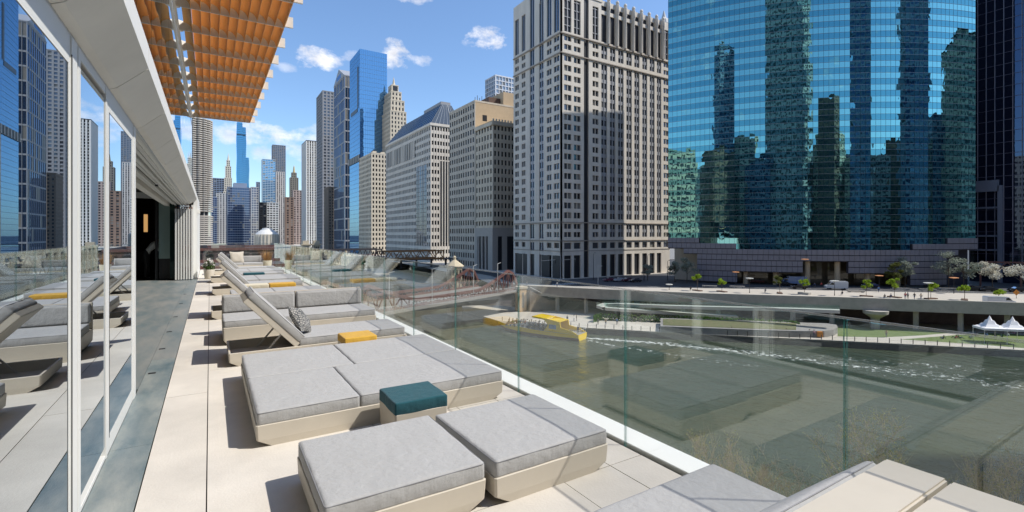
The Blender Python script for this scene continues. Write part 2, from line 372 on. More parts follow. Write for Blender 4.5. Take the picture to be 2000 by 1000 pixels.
# ceiling tracks of the opening
for i, (x, z) in enumerate(((-.655, 2.665), (-.70, 2.64), (-.77, 2.66), (-.84, 2.63), (-.92, 2.66), (-1.0, 2.62), (-1.09, 2.66))):
    MB().box(x-.045, 6.1, z, x, 20.95, z+.06).build('ceiling_track', m_alup, pod, o)
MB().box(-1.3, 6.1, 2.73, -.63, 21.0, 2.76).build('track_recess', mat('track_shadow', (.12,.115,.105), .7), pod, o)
MB().box(-1.34, 6.1, 2.60, -1.2, 21.0, 3.22).build('header_beam', m_soffit, pod, o)
MB().box(-.95, 12.2, 2.585, -.90, 12.3, 2.62).build('smoke_sensor', m_blackm, pod, o)
# soffit and fascia, panel by panel
js = [-4.79, -3.22, -1.65, -.08, 1.49, 3.06]+[4.63+1.57*i for i in range(14)]+[YE-.2]
for a, b in zip(js[:-1], js[1:]):
    g = .006; prof = [(-.645, 2.672), (-.585, 2.70), (-.405, 2.868), (-.398, 2.874), (-.398, 3.045), (-.41, 3.052), (-.66, 3.06), (-.66, 2.69)]
    mb = MB(); n = len(prof)
    mb.v = [(p[0], a+g, p[1]) for p in prof]+[(p[0], b-g, p[1]) for p in prof]
    mb.f = [tuple(range(n)), tuple(reversed(range(n, 2*n)))]+[(j, n+j, n+(j+1) % n, (j+1) % n) for j in range(n)]
    mb.m = [0, 0]+[1 if j in (3, 4, 5) else 0 for j in range(n)]
    mb.build('soffit_panel', [m_soffit, m_white], pod, o)
    MB().box(-.64, a+.05, 2.70, -.42, b+.01, 2.80).build('panel_backing', m_rubber, pod, o) if False else None
MB().box(-.655, -4.8, 2.66, -.632, YE-.2, 2.69).build('soffit_trim', m_alu, pod, o)
MB().box(-.66, -4.8, 2.88, -.43, YE-.2, 3.03).build('fascia_core', m_soffit, pod, o)
# upper storey glass
UZ0, UZ1 = 3.06, 9.2
y = -4.6
while y < 24.8:
    y1 = min(y+1.57, 25.0)
    MB().box(-.672, y+.012, UZ0, -.655, y1-.012, 6.30).build('upper_pane', m_upper, pod, o)
    MB().box(-.672, y+.012, 6.34, -.655, y1-.012, UZ1).build('upper_pane', m_upper, pod, o)
    MB().box(-.70, y1-.012, UZ0, -.66, y1+.012, UZ1).build('upper_mullion', m_blackm, pod, o)
    y += 1.57
MB().box(-24, -12, 3.06, -.71, 25.0, UZ1+.3).build('upper_storey', m_dark, pod, o)
MB().box(-.70, -4.6, 6.30, -.645, 25.0, 6.34).build('upper_transom', m_alu, pod, o)

# --- canopy --------------------------------------------------------
can = thing('lattice_canopy', 'slatted canopy of curved orange fins and white cross ribs above the terrace', 'canopy', (.4, 12, 6.4))
oc = ofs(can)
CZ = 6.40; CX0, NC, CW = -.52, 11, .179; RY0, RS = 10.9, 1.41
prof = [(-.008, .185), (.05, .178), (.10, .150), (.14, .105), (.162, .055), (.170, .0)]
mb = MB(); n = len(prof); t = .009
outer = [(p[0], p[1]) for p in prof]; inner = [(p[0]+t, p[1]+t*.6) for p in prof]
ring = outer+inner[::-1]
mb.v = [(p[0], .012, p[1]) for p in ring]+[(p[0], RS-.012, p[1]) for p in ring]; k = len(ring)
mb.f = [(j, (j+1) % k, k+(j+1) % k, k+j) for j in range(k)]+[tuple(reversed(range(k))), tuple(range(k, 2*k))]
mb.m = [0]*len(mb.f)
fin_me = mb.mesh('fin', m_orange, ang=50)
gus = MB()
gus.v = [(.0, RS-.30, .0), (.0, RS-.012, .0), (.15, RS-.012, .0), (.0, RS-.30, .012), (.0, RS-.012, .012), (.15, RS-.012, .012)]
gus.f = [(0, 2, 1), (3, 4, 5), (0, 1, 4, 3), (1, 2, 5, 4), (2, 0, 3, 5)]; gus.m = [0]*5
gus_me = gus.mesh('gusset', m_fin)
NR = range(-4, 10)
for r in NR:
    for c in range(NC):
        inst('fin', fin_me, can, (CX0+c*CW+oc[0], RY0+r*RS+oc[1]-RS, CZ+oc[2]))
for r in range(-5, 10):
    yy = RY0+r*RS
    MB().box(CX0-.10, yy-.011, CZ-.012, CX0+NC*CW+.02, yy+.011, CZ+.20).build('cross_rib', m_fin, can, oc)
    MB().box(CX0+NC*CW+.03, yy-.03, CZ+.02, CX0+NC*CW+.20, yy+.03, CZ+.26).build('rib_end', m_white, can, oc)
    MB().prism([(-.64, yy-.10), (CX0-.01, yy-.02), (CX0-.01, yy+.02), (-.64, yy+.10)], CZ-.03, CZ+.20).build('bracket', m_fin, can, oc)
MB().box(-.645, RY0-5*RS, CZ-.05, -.60, RY0+9*RS+.03, CZ+.02).build('edge_beam', m_fin, can, oc)
MB().box(CX0+NC*CW+.008, RY0-5*RS, CZ+.0, CX0+NC*CW+.022, RY0+9*RS, CZ+.28).build('edge_fin', m_orange, can, oc)

# --- glass railing ---------------------------------------------------
rail = thing('glass_railing', 'frameless glass railing with polished top edge along the river side of the terrace', 'railing', (RX, 0, 0))
orl = ofs(rail)
def glass_panel(x0, y0, x1, y1, z0, z1):
    mb = MB().box(x0, y0, z0, x1, y1, z1)
    if abs(x1-x0) < abs(y1-y0): mb.m = [0, 0, 1, 0, 1, 0]
    else: mb.m = [0, 0, 0, 1, 0, 1]
    return mb.build('glass_panel', [m_rail, m_edge], rail, orl)
y = 1.16-1.5*3
while y < YE-.6:
    y1 = min(y+1.5, YE-.02)
    glass_panel(RX, y+.006, RX+.019, y1-.006, -.03, 1.178); y += 1.5
if y < YE-.05 and y1 < YE-.1: glass_panel(RX, y+.006, RX+.019, YE-.02, -.03, 1.178)
x = RX-.03
while x > -.2:
    x1 = max(x-1.45, -.36); glass_panel(x1+.006, YE-.02, x-.006, YE-.002, -.03, 1.178); x = x1
MB().box(RX-.001, -4, 1.180, RX+.020, YE-.02, 1.190).box(-.36, YE-.022, 1.181, RX-.005, YE+.002, 1.196).build('top_edge_strip', m_topedge, rail, orl, bevel=.003)  # grey strip standing in for the polished top edge of the glass
MB().box(RX-.016, -4, -.034, RX-.001, YE, -.012).build('base_channel', m_rubber, rail, orl)

# ================================================================ FURNITURE
def rbox(w, d, h, r, nx=14, ny=14, crown=.006, seed=0, sag=0.0):
    """soft cushion: rounded box, base at z=0, centred in x,y"""
    rnd = random.Random(seed); mb = MB(); idx = {}
    def put(x, y, z):
        hx, hy, hz = w/2, d/2, h/2; z -= hz
        cx = max(-hx+r, min(hx-r, x)); cy = max(-hy+r, min(hy-r, y)); cz = max(-hz+r, min(hz-r, z))
        v = Vector((x-cx, y-cy, z-cz))
        if v.length > 1e-9:
            m = max(abs(v.x), abs(v.y), abs(v.z)); v = v.normalized()*m if False else v.normalized()*r
        p = Vector((cx, cy, cz))+v
        u, t = p.x/hx, p.y/hy
        cr = (1-u*u)*(1-t*t)
        n = math.sin(p.x*9+seed)*math.cos(p.y*8+seed*1.7)*.0022+math.sin(p.x*23+seed*2)*math.sin(p.y*19+seed)*.0009
        p.z += (crown*cr+n*min(1, cr*3))*(1 if p.z > 0 else .2)
        edge = max(abs(u), abs(t))
        if edge > .96: p.x += .0016*math.sin(p.y*21+seed)*(1 if u > 0 else -1)*(abs(u) > .96); p.y += .0016*math.sin(p.x*19+seed)*(1 if t > 0 else -1)*(abs(t) > .96)
        return (p.x, p.y, p.z+hz)
    def ticks(n, L): 
        a = [-L/2, -L/2+r*.35, -L/2+r*.75]; a += [-L/2+r*1.2+(L-2.4*r)*i/n for i in range(n+1)]; a += [L/2-r*.75, L/2-r*.35, L/2]; return a
    xs, ys = ticks(nx, w), ticks(ny, d); zs = [0, r*.4, r*.9]+[h-r*.9, h-r*.4, h]
    if h > 2.2*r: zs = [0, r*.4, r*.9, h/2, h-r*.9, h-r*.4, h]
    def vid(x, y, z):
        k = (round(x, 5), round(y, 5), round(z, 5))
        if k not in idx: idx[k] = len(mb.v); mb.v.append(put(x, y, z))
        return idx[k]
    for i in range(len(xs)-1):
        for j in range(len(ys)-1):
            mb.f.append((vid(xs[i], ys[j], h), vid(xs[i+1], ys[j], h), vid(xs[i+1], ys[j+1], h), vid(xs[i], ys[j+1], h)))
            mb.f.append((vid(xs[i], ys[j], 0), vid(xs[i], ys[j+1], 0), vid(xs[i+1], ys[j+1], 0), vid(xs[i+1], ys[j], 0)))
    for k in range(len(zs)-1):
        for i in range(len(xs)-1):
            mb.f.append((vid(xs[i], ys[0], zs[k]), vid(xs[i+1], ys[0], zs[k]), vid(xs[i+1], ys[0], zs[k+1]), vid(xs[i], ys[0], zs[k+1])))
            mb.f.append((vid(xs[i], ys[-1], zs[k]), vid(xs[i], ys[-1], zs[k+1]), vid(xs[i+1], ys[-1], zs[k+1]), vid(xs[i+1], ys[-1], zs[k])))
        for j in range(len(ys)-1):
            mb.f.append((vid(xs[0], ys[j], zs[k]), vid(xs[0], ys[j], zs[k+1]), vid(xs[0], ys[j+1], zs[k+1]), vid(xs[0], ys[j+1], zs[k])))
            mb.f.append((vid(xs[-1], ys[j], zs[k]), vid(xs[-1], ys[j+1], zs[k]), vid(xs[-1], ys[j+1], zs[k+1]), vid(xs[-1], ys[j], zs[k+1])))
    mb.m = [0]*len(mb.f); return mb
CACHE = {}
def cushion(parent, x, y, z, w, d, h=.10, r=.022, m=None, rot=None, seed=None, name='cushion', piping=True, crown=.006):
    seed = random.randint(0, 50) if seed is None else seed; m = m or m_fab
    key = (w, d, h, r, seed, m.name, crown)
    if key not in CACHE: CACHE[key] = rbox(w, d, h, r, seed=seed, crown=crown).mesh('cushion', m, smooth=True)
    c = inst(name, CACHE[key], parent, (x, y, z), rot)
    if piping:
        pk = ('p', w, d, h, r, m.name)
        if pk not in CACHE:
            mb = MB()
            for zz in (h-r*.42,):
                q = r*.16; pts = []
                for cx, cy, a0 in ((w/2-r, d/2-r, 0), (-w/2+r, d/2-r, 90), (-w/2+r, -d/2+r, 180), (w/2-r, -d/2+r, 270)):
                    for s in range(4): a = R(a0+s*30); pts.append((cx+(r-q+.001)*math.cos(a), cy+(r-q+.001)*math.sin(a), zz))
                pts.append(pts[0]); mb.tube(pts, .0028, 5)
            CACHE[pk] = mb.mesh('piping', m_fabp if m == m_fab else m, smooth=True)
        inst('piping', CACHE[pk], c)
    return c
def shell(parent, w, d, z1, name='base', ch=.10, zc=.055, x=0, y=0, lip=.012, open_=False, m=None, floor=.09):
    """resin base: vertical walls, chamfered foot, optional open tray"""
    mb = MB(); hw, hd = w/2, d/2
    def ring(ax, ay, z): 
        c = .012; return [(-ax+c,-ay,z),(ax-c,-ay,z),(ax,-ay+c,z),(ax,ay-c,z),(ax-c,ay,z),(-ax+c,ay,z),(-ax,ay-c,z),(-ax,-ay+c,z)]
    rings = [ring(hw-ch, hd-.014, 0.0), ring(hw-.006, hd-.006, zc), ring(hw, hd, z1-.004), ring(hw-.003, hd-.003, z1), ring(hw-lip, hd-lip, z1), ring(hw-lip-.006, hd-lip-.006, floor if open_ else z1-.012)]
    for r_ in rings: mb.v += [(p[0]+x, p[1]+y, p[2]) for p in r_]
    for i in range(len(rings)-1):
        for j in range(8): k = (j+1) % 8; mb.f.append((i*8+j, i*8+k, (i+1)*8+k, (i+1)*8+j))
    mb.f.append(tuple(reversed(range(8)))); mb.f.append(tuple(range(len(rings)*8-8, len(rings)*8))); mb.m = [0]*len(mb.f)
    return mb.build(name, m or m_resin, parent)

def ottoman(cx, cy, w, d, label, rz=0, z=.17):
    t = thing('ottoman', label, 'ottoman', (cx, cy, .0), rz, 'square ottomans on the deck')
    shell(t, w, d, z, lip=.03); cushion(t, 0, 0, z-.01, w-.012, d-.012, .108); return t
ottoman(.925, 2.93, .905, .90, 'grey cushioned ottoman in the foreground, left one of the close pair', R(-.5))
ottoman(1.86, 2.90, .90, .90, 'grey cushioned ottoman in the foreground, right one of the pair nearest the glass', R(.5))
def day_bed(x0, y0, x1, y1, label, rows=2, split=1.24, z=.17):
    t = thing('day_bed', label, 'day bed', ((x0+x1)/2, (y0+y1)/2, 0)); w, d = x1-x0, y1-y0
    shell(t, w, d, z, lip=.03); xs = [x0+.006, split, x1-.006]
    for j in range(rows):
        ya = y0+d*j/rows+.006; yb = y0+d*(j+1)/rows-.004
        so_ = 0.03 if j else -.18
        ss = [xs[0], xs[1]+so_ if rows > 1 else xs[1], xs[2]]
        for i in range(2):
            a, b = ss[i]+.003, ss[i+1]-.003
            cushion(t, (a+b)/2-t.location.x, (ya+yb)/2-t.location.y, z-.01, round(b-a, 3), round(yb-ya, 3), .108)
    return t
day_bed(.29, 4.06, 2.44, 6.14, 'wide low day bed with four grey cushions behind the teal cube seat')
def cube(cx, cy, s, m, mname, label, ch=.10, top=.325, rz=0, sy=None):
    t = thing('cube_seat', label, 'cube seat', (cx, cy, 0), rz); sy = sy or s
    shell(t, s, sy, top-ch+.012, zc=.05, ch=.03, lip=.02); cushion(t, 0, 0, top-ch, s, sy, ch, .014, m, piping=False, crown=.002, seed=3)
    return t
cube(1.40, 3.76, .43, m_teal, 'teal', 'small cube seat with a teal cushion beside the wide day bed', rz=R(-1))
cube(1.60, 6.30, .40, m_yel, 'mustard', 'small cube seat with a mustard yellow cushion behind the wide day bed', rz=R(0))
def lounger(x0, y0, label, w=2.22, d=.86, hinge=.78, back_deg=46.5):
    t = thing('sun_lounger', label, 'sun lounger', (x0+w/2, y0+d/2, 0), 0, 'reclined sun loungers in a row')
    shell(t, w, d, .165, open_=True, lip=.022, floor=.05, name='tray')
    hx = -w/2+hinge; fl = w-hinge
    MB().box(hx, -d/2+.03, .125, w/2-.03, d/2-.03, .158).build('seat_deck', m_resin, t)
    cushion(t, hx+fl/2-.005, 0, .160, round(fl-.03, 3), round(d-.03, 3), .108)
    L = .86; a = R(back_deg); e = thing('backrest', None, None); e.parent = t
    bk = MB().box(-L, -d/2+.02, -.04, 0, d/2-.02, .03).build('backrest', m_resin, t, (hx-.005, 0, .175), bevel=.006, rot=(0, a, 0)); bpy.data.objects.remove(e)
    # mesh extends to -x and is pitched upward
    c = cushion(bk, -L/2-.01, 0, .03, L-.01, round(d-.03, 3), .105)
    up = (hx-.005-math.cos(a)*L*.30, 0, .150+math.sin(a)*L*.30)
    for s in (-1, 1): MB().bar((up[0], s*(d/2-.10), up[2]), (hx-.42, s*(d/2-.10), .06), .014, .022).build('strut', m_metal, t)
    MB().tube([(w/2-.09, -d/2+.02, .185), (w/2-.03, -d/2-.004, .15)], .006).build('strap', m_metal, t)
    return t
lounger(.19, 6.72, 'nearest reclined grey sun lounger, with a patterned pillow on it')
lounger(.02, 10.62, 'reclined grey sun lounger just behind the two seat sofa')
lounger(.05, 14.85, 'reclined grey sun lounger behind the mustard and cream cube seats')
lounger(.02, 18.7, 'reclined grey sun lounger right behind the small far teal seat')
lounger(.12, 22.2, 'reclined grey sun lounger farthest away, next to the far sofa')
day_bed(.40, 11.75, 2.42, 13.5, 'flat grey day bed behind the sofa in front of the mustard and cream seats', rows=1, split=1.30)
day_bed(.45, 16.2, 2.40, 18.0, 'flat grey day bed in the middle of the row past the small teal seat', rows=1)
day_bed(.50, 19.9, 2.38, 21.6, 'flat grey day bed farthest down the terrace', rows=1)
cube(1.62, 14.05, .62, m_yel, 'mustard', 'far cube seat with a mustard cushion next to a cream one', sy=.42)
cube(.98, 14.05, .62, m_cream, 'cream', 'cube seat with a cream cushion left of the far mustard one', sy=.42)
cube(1.25, 18.30, .62, m_teal, 'teal', 'far small seat with a dark teal cushion between day beds', sy=.40)

def sofa(x0, x1, y0, y1, label, split, facing=1, zs=.355, zb=.63):
    """facing=1 : seat front towards -Y ; -1 : towards +Y"""
    cx, cy = (x0+x1)/2, (y0+y1)/2; t = thing('sofa', label, 'sofa', (cx, cy, 0), 0 if facing == 1 else math.pi); w, d = x1-x0, y1-y0
    shell(t, w, d, zs-.10, lip=.03, zc=.08, ch=.06)
    xs = [-w/2, (split-cx)*facing, w/2]
    for i in range(2):
        a, b = xs[i]+.006, xs[i+1]-.006
        cushion(t, (a+b)/2, -.11, zs-.108, round(b-a, 3), round(d-.24, 3), .108)
        bk = MB().box(a-.003, d/2-.055, zs-.10, b+.003, d/2-.004, zb).build('back_shell', m_resin, t, bevel=.006)
        c = cushion(t, (a+b)/2, d/2-.06, zs+.128, round(b-a-.01, 3), .28, .12, .03, rot=(R(90), 0, 0), name='back_cushion')
    return t
sofa(.16, 2.36, 8.06, 9.12, 'two seat grey sofa facing the camera behind the reclined lounger', 1.24)
sofa(.46, 2.02, 24.1, 25.1, 'grey sofa at the far end of the terrace against the glass', 1.24)

# near sofa seen from behind, with reclined back cushion
t = thing('reclined_sofa', 'grey sofa with beige shell in the bottom right corner, seen from behind', 'sofa', (1.60, 1.2, 0))
w, x0, x1 = 1.9, .60, 2.50
def L_(x, y, z): return (x-1.60, y-1.2, z)
shell(t, 1.90, .86, .17, lip=.03, x=-.05, y=.15)
cushion(t, -.045+.475, .18, .16, .93, .79, .108); cushion(t, -.045-.475, .18, .16, .93, .79, .108)
def wedge(xa, xb, name, m, poly, bevel):
    mb = MB(); n = len(poly); mb.v = [L_(xa, p[0], p[1]) for p in poly]+[L_(xb, p[0], p[1]) for p in poly]
    mb.f = [tuple(range(n)), tuple(reversed(range(n, 2*n)))]+[(j, n+j, n+(j+1) % n, (j+1) % n) for j in range(n)]; mb.m = [0]*len(mb.f)
    return mb.build(name, m, t, bevel=bevel)
cushion(t, -.045, 1.085-1.2, .335, 1.87, .56, .125, .035, rot=(R(-43), 0, 0), name='back_cushion', seed=9)
wedge(.60, 2.50, 'back_shell', m_resin, [(1.36, .04), (.72, .04), (.715, .625), (.925, .625), (.93, .58), (1.32, .19)], .008)
t2 = thing('shell_sofa', 'beige shell sofa back touching the corner sofa, mostly outside the frame', 'sofa', (1.60, .40, 0))
MB().box(-.95, -.1, .04, .90, .305, .622).build('back_shell', m_resin, t2, bevel=.01)
shell(t2, 1.90, .86, .17, lip=.03, x=0, y=-.55); cushion(t2, 0, -.60, .16, 1.84, .70, .108)

# pillows
def pillow(label, loc, rot, size, m, seed=1, th=.11):
    mb = MB(); n = 12; 
    for s in (1, -1):
        b = len(mb.v)
        for i in range(n+1):
            for j in range(n+1):
                u, v = -1+2*i/n, -1+2*j/n; bul = max(0, (1-abs(u)**2.6))**.55*max(0, (1-abs(v)**2.6))**.55
                k = 1-.10*(1-abs(u)**2)*abs(v)-.10*(1-abs(v)**2)*abs(u)
                wr = .012*math.sin(u*5+seed)*math.cos(v*4+seed*2)*bul
                mb.v.append((u*size/2*(k if abs(u) > .5 else 1), v*size/2*k, s*(th*bul/1+wr*s)))
        for i in range(n):
            for j in range(n):
                q = (b+i*(n+1)+j, b+(i+1)*(n+1)+j, b+(i+1)*(n+1)+j+1, b+i*(n+1)+j+1); mb.f.append(q if s > 0 else q[::-1]); mb.m.append(0)
    return tag(mb.build('pillow', m, None, loc, smooth=True, rot=rot), label, 'pillow')
mp_ = bpy.data.materials.new('patterned_fabric'); mp_.use_nodes = True; nt = mp_.node_tree
tc = nt.nodes.new('ShaderNodeTexCoord'); vo = nt.nodes.new('ShaderNodeTexVoronoi'); vo.inputs['Scale'].default_value = 42; vo.feature = 'DISTANCE_TO_EDGE'
wv = nt.nodes.new('ShaderNodeTexNoise'); wv.inputs['Scale'].default_value = 60
rp = nt.nodes.new('ShaderNodeValToRGB'); rp.color_ramp.elements[0].position = .10; rp.color_ramp.elements[1].position = .20
rp.color_ramp.elements[0].color = (.07, .075, .08, 1); rp.color_ramp.elements[1].color = (.40, .38, .35, 1)
nt.links.new(tc.outputs['Object'], vo.inputs['Vector']); nt.links.new(vo.outputs['Distance'], rp.inputs[0]); nt.links.new(rp.outputs[0], nt.nodes['Principled BSDF'].inputs['Base Color']); nt.nodes['Principled BSDF'].inputs['Roughness'].default_value = .95
pillow('black and cream patterned pillow on the nearest reclined lounger', (1.03, 7.02, .455), (R(58), R(14), R(62)), .40, mp_, 2, .075)
m_beigep = mat('beige_stripe', (.40,.36,.30), .95, col2=(.55,.50,.42), vscale=16, stretch=(1,6,1))
pillow('beige woven pillow leaning on the far sofa', (1.02, 24.6, .58), (R(72), 0, R(8)), .56, m_beigep, 4, .10)
pillow('dark grey pillow behind the beige one on the far sofa', (.82, 24.75, .55), (R(75), 0, R(-10)), .42, mat('charcoal_fabric', (.07,.075,.085), .95), 5, .08)

# planters
m_straw = leaf_mat('dry_grass', (.42,.22,.09), (.60,.40,.20), .3)
m_leaf_d = leaf_mat('planter_green', (.05,.09,.03), (.10,.16,.05), .3)
m_petal = leaf_mat('white_petals', (.80,.78,.72), (.9,.88,.85), .3)
def pot(t, r0, r1, h, m):
    return MB().lathe([(r0*.9, 0), (r0, .01), (r1, h-.01), (r1-.005, h), (r1-.03, h), (r1-.04, h-.05)], 20).build('pot', m, t, ang=40)
t = thing('planter', 'cream round planter with dry orange grasses at the far corner of the terrace', 'planter', (2.22, 24.6, 0))
pot(t, .15, .20, .42, m_cream); mb = MB()
for i in range(260):
    a = random.uniform(0, 6.28); r = random.uniform(0, .14); l = random.uniform(.25, .6); sp = random.uniform(.1, .55)
    b = Vector((math.cos(a)*r, math.sin(a)*r, .38)); tip = b+Vector((math.cos(a)*sp*l, math.sin(a)*sp*l, l)); wv_ = Vector((-math.sin(a), math.cos(a), 0))*.009
    mb.tri(tuple(b-wv_), tuple(b+wv_), tuple(tip))
mb.build('grass_tuft', m_straw, t)
t = thing('planter', 'cream planter with white flowers at the head of the far loungers', 'planter', (-.02, 20.6, 0))
pot(t, .14, .18, .34, m_resin); mb = MB()
def leafball(mb, c, rad, n, s, mi=0, flat=1.0):
    for i in range(n):
        v = Vector((random.gauss(0, 1), random.gauss(0, 1), random.gauss(0, 1))).normalized()*rad*random.random()**.4; v.z *= flat
        p = Vector(c)+v; a = Vector((random.gauss(0, 1), random.gauss(0, 1), random.gauss(0, 1))).normalized()*s; b = a.cross(Vector((random.gauss(0, 1), random.gauss(0, 1), random.gauss(0, 1)))).normalized()*s*.7
        mb.quad(tuple(p-a), tuple(p-b), tuple(p+a), tuple(p+b), mi)
leafball(mb, (0, 0, .46), .20, 260, .035, 0)
for c in ((-.10, -.06, .56), (.06, -.10, .62), (.0, .05, .68), (-.16, .05, .48), (.12, .02, .52)): leafball(mb, c, .065, 60, .028, 1)
mb.build('flowers', [m_leaf_d, m_petal], t)

# person glimpsed inside the dark doorway is built with the other people
# ================================================================ GROUND AND WATER
ZS, ZR, ZW, ZN = -15.2, -21.7, -23.2, -20.6      # street, riverwalk, water, north bank
def ribbon(mb, A, B, z, mi=0):
    for i in range(len(A)-1): mb.quad((*A[i], z), (*A[i+1], z), (*B[i+1], z), (*B[i], z), mi)
    return mb
bank = [(600, -420), (210, -42), (139, 28), (118, 51), (96, 74), (78, 94.5), (66, 113), (66, 135), (74, 170), (84, 300), (88, 1200)]
via = [(640, -390), (225, -30), (159, 32), (135, 58.6), (112, 83), (95.2, 105), (83.6, 123), (80, 140), (88, 170), (96, 300), (99, 1200)]
m_water = bpy.data.materials.new('river_water'); m_water.use_nodes = True
def water_nodes():
    nt = m_water.node_tree; N = nt.nodes; L = nt.links; b = N['Principled BSDF']
    b.inputs['Roughness'].default_value = .06; b.inputs['IOR'].default_value = 1.33
    tc = N.new('ShaderNodeTexCoord'); n0 = N.new('ShaderNodeTexNoise'); n0.inputs['Scale'].default_value = .03; n0.inputs['Detail'].default_value = 5
    L.new(tc.outputs['Object'], n0.inputs['Vector']); rp = N.new('ShaderNodeValToRGB'); L.new(n0.outputs['Fac'], rp.inputs[0])
    rp.color_ramp.elements[0].color = (.042, .060, .038, 1); rp.color_ramp.elements[1].color = (.065, .080, .052, 1); rp.color_ramp.elements[0].position = .35; rp.color_ramp.elements[1].position = .65
    L.new(rp.outputs[0], b.inputs['Base Color'])
    h = None
    for sc, w, st in ((.55, 1.0, (1, .6, 1)), (1.7, .42, (.7, 1, 1)), (5.0, .13, (1, 1, 1)), (.12, 1.2, (1, 1, 1))):
        mp = N.new('ShaderNodeMapping'); mp.inputs['Scale'].default_value = st; mp.inputs['Rotation'].default_value = (0, 0, .7); L.new(tc.outputs['Object'], mp.inputs[0])
        n = N.new('ShaderNodeTexNoise'); n.inputs['Scale'].default_value = sc; n.inputs['Detail'].default_value = 3; L.new(mp.outputs[0], n.inputs['Vector'])
        m = N.new('ShaderNodeMath'); m.operation = 'MULTIPLY_ADD'; L.new(n.outputs['Fac'], m.inputs[0]); m.inputs[1].default_value = w
        if h: L.new(h, m.inputs[2])
        else: m.inputs[2].default_value = 0
        h = m.outputs[0]
    bp = N.new('ShaderNodeBump'); bp.inputs['Distance'].default_value = .42; bp.inputs['Strength'].default_value = 1; L.new(h, bp.inputs['Height']); L.new(bp.outputs[0], b.inputs['Normal'])
water_nodes()
structure(MB().box(20, -430, ZW-1, 700, 1300, ZW).build('river_water', m_water))
m_rw = mat('riverwalk_paving', (.50,.46,.39), .85, var=.07, vscale=.8)
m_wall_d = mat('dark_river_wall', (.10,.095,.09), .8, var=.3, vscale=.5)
# south bank: riverwalk shelf with dark sheet wall, street level behind the viaduct line
back = [(v[0]+9, v[1]+9) for v in via]
mb = MB(); ribbon(mb, bank, back, ZR)
structure(mb.build('riverwalk_pavement', m_rw))
mb = MB()
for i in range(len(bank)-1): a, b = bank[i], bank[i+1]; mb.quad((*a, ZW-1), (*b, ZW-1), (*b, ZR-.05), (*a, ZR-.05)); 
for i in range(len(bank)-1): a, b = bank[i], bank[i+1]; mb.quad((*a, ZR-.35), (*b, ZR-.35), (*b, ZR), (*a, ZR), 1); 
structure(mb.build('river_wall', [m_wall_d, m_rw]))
mb = MB(); far = [(1500, -600), (1500, -100), (1500, 0), (1500, 30), (1500, 60), (1500, 120), (1500, 140), (1500, 160), (1500, 200), (1500, 400), (1500, 1300)]
ribbon(mb, via, far, ZS-.04)
structure(mb.build('street_ground', m_asph))
mb = MB().box(-1500, 1200, ZS-2, 2500, 6000, ZS-.06); structure(mb.build('far_ground', m_asph))
structure(MB().box(-1500, -1200, ZN-3, 29, 1250, ZN).build('north_bank_ground', m_pave))
structure(MB().box(29, -1200, ZW-1, 30, 1250, ZN+.6).build('north_river_wall', m_conc))
# pavement strip along the viaduct with kerb, and building pavements
def off(P, dx, dy): return [(p[0]+dx, p[1]+dy) for p in P]
inner = [(700, -330), (262, -18)]+[wp(px, py, ZS+.12) for px, py in ((1985, 574.5), (1700, 569), (1420, 563.5), (1250, 561.5), (1120, 559))]+[(89, 142), (96, 170), (104, 300), (107, 1200)]
mb = MB(); ribbon(mb, via, inner, ZS+.12)
for i in range(len(inner)-1): a, b = inner[i], inner[i+1]; mb.quad((*a, ZS-.04), (*b, ZS-.04), (*b, ZS+.12), (*a, ZS+.12))
structure(mb.build('street_pavement', m_pave))
structure(MB().box(106, 150, ZS-.035, 160, 1000, ZS+.10).box(110.5, 142.5, ZS-.035, 190, 150, ZS+.10).build('building_pavement', m_pave))
# painted lines on the road
mb = MB()
for off_ in (2.2, 5.4):
    A = [(v[0]+off_*.6, v[1]+off_*.8) for v in inner[1:7]]
    for i in range(len(A)-1):
        a, b = Vector(A[i]), Vector(A[i+1]); n = max(1, int((b-a).length/6))
        for k in range(n):
            p, q = a.lerp(b, k/n), a.lerp(b, (k+.5)/n); d = (q-p).normalized(); s = Vector((-d.y, d.x))*.08
            mb.quad((p.x-s.x, p.y-s.y, ZS-.034), (q.x-s.x, q.y-s.y, ZS-.034), (q.x+s.x, q.y+s.y, ZS-.034), (p.x+s.x, p.y+s.y, ZS-.034))
# crossing stripes in front of the stone tower
for k in range(8):
    x = 98+k*1.3; mb.quad((x, 128, ZS-.033), (x+.6, 128, ZS-.033), (x+.6, 131.5, ZS-.033), (x, 131.5, ZS-.033))
structure(mb.build('road_marking', m_line))
# viaduct edge : parapet, girder, soffit, columns, dark back wall
vd = thing('river_viaduct', 'long concrete viaduct edge carrying the street above the riverwalk', 'viaduct', (135, 58.6, ZR))
ov = ofs(vd)
def strip_wall(mb, P, z0, z1, th, mi=0, dirn=1):
    for i in range(len(P)-1):
        a, b = Vector(P[i]), Vector(P[i+1]); d = (b-a).normalized(); nrm = Vector((d.y, -d.x))*th*dirn
        pts = [a, b, b+nrm, a+nrm]; n = len(mb.v); mb.v += [(p.x, p.y, z0) for p in pts]+[(p.x, p.y, z1) for p in pts]
        for f in ((0,3,2,1),(4,5,6,7),(0,1,5,4),(1,2,6,5),(2,3,7,6),(3,0,4,7)): mb.f.append(tuple(n+q for q in f)); mb.m.append(mi)
    return mb
P = via[1:8]
strip_wall(MB(), P, ZS-.05, ZS+.95, .35).build('parapet', m_conc, vd, ov)
strip_wall(MB(), P, ZS+.95, ZS+1.08, .45).build('parapet_cap', mat('pale_stone_cap', (.56,.52,.44), .8), vd, ov)
strip_wall(MB(), P, ZS-1.9, ZS-.055, .55).build('edge_girder', m_conc, vd, ov)
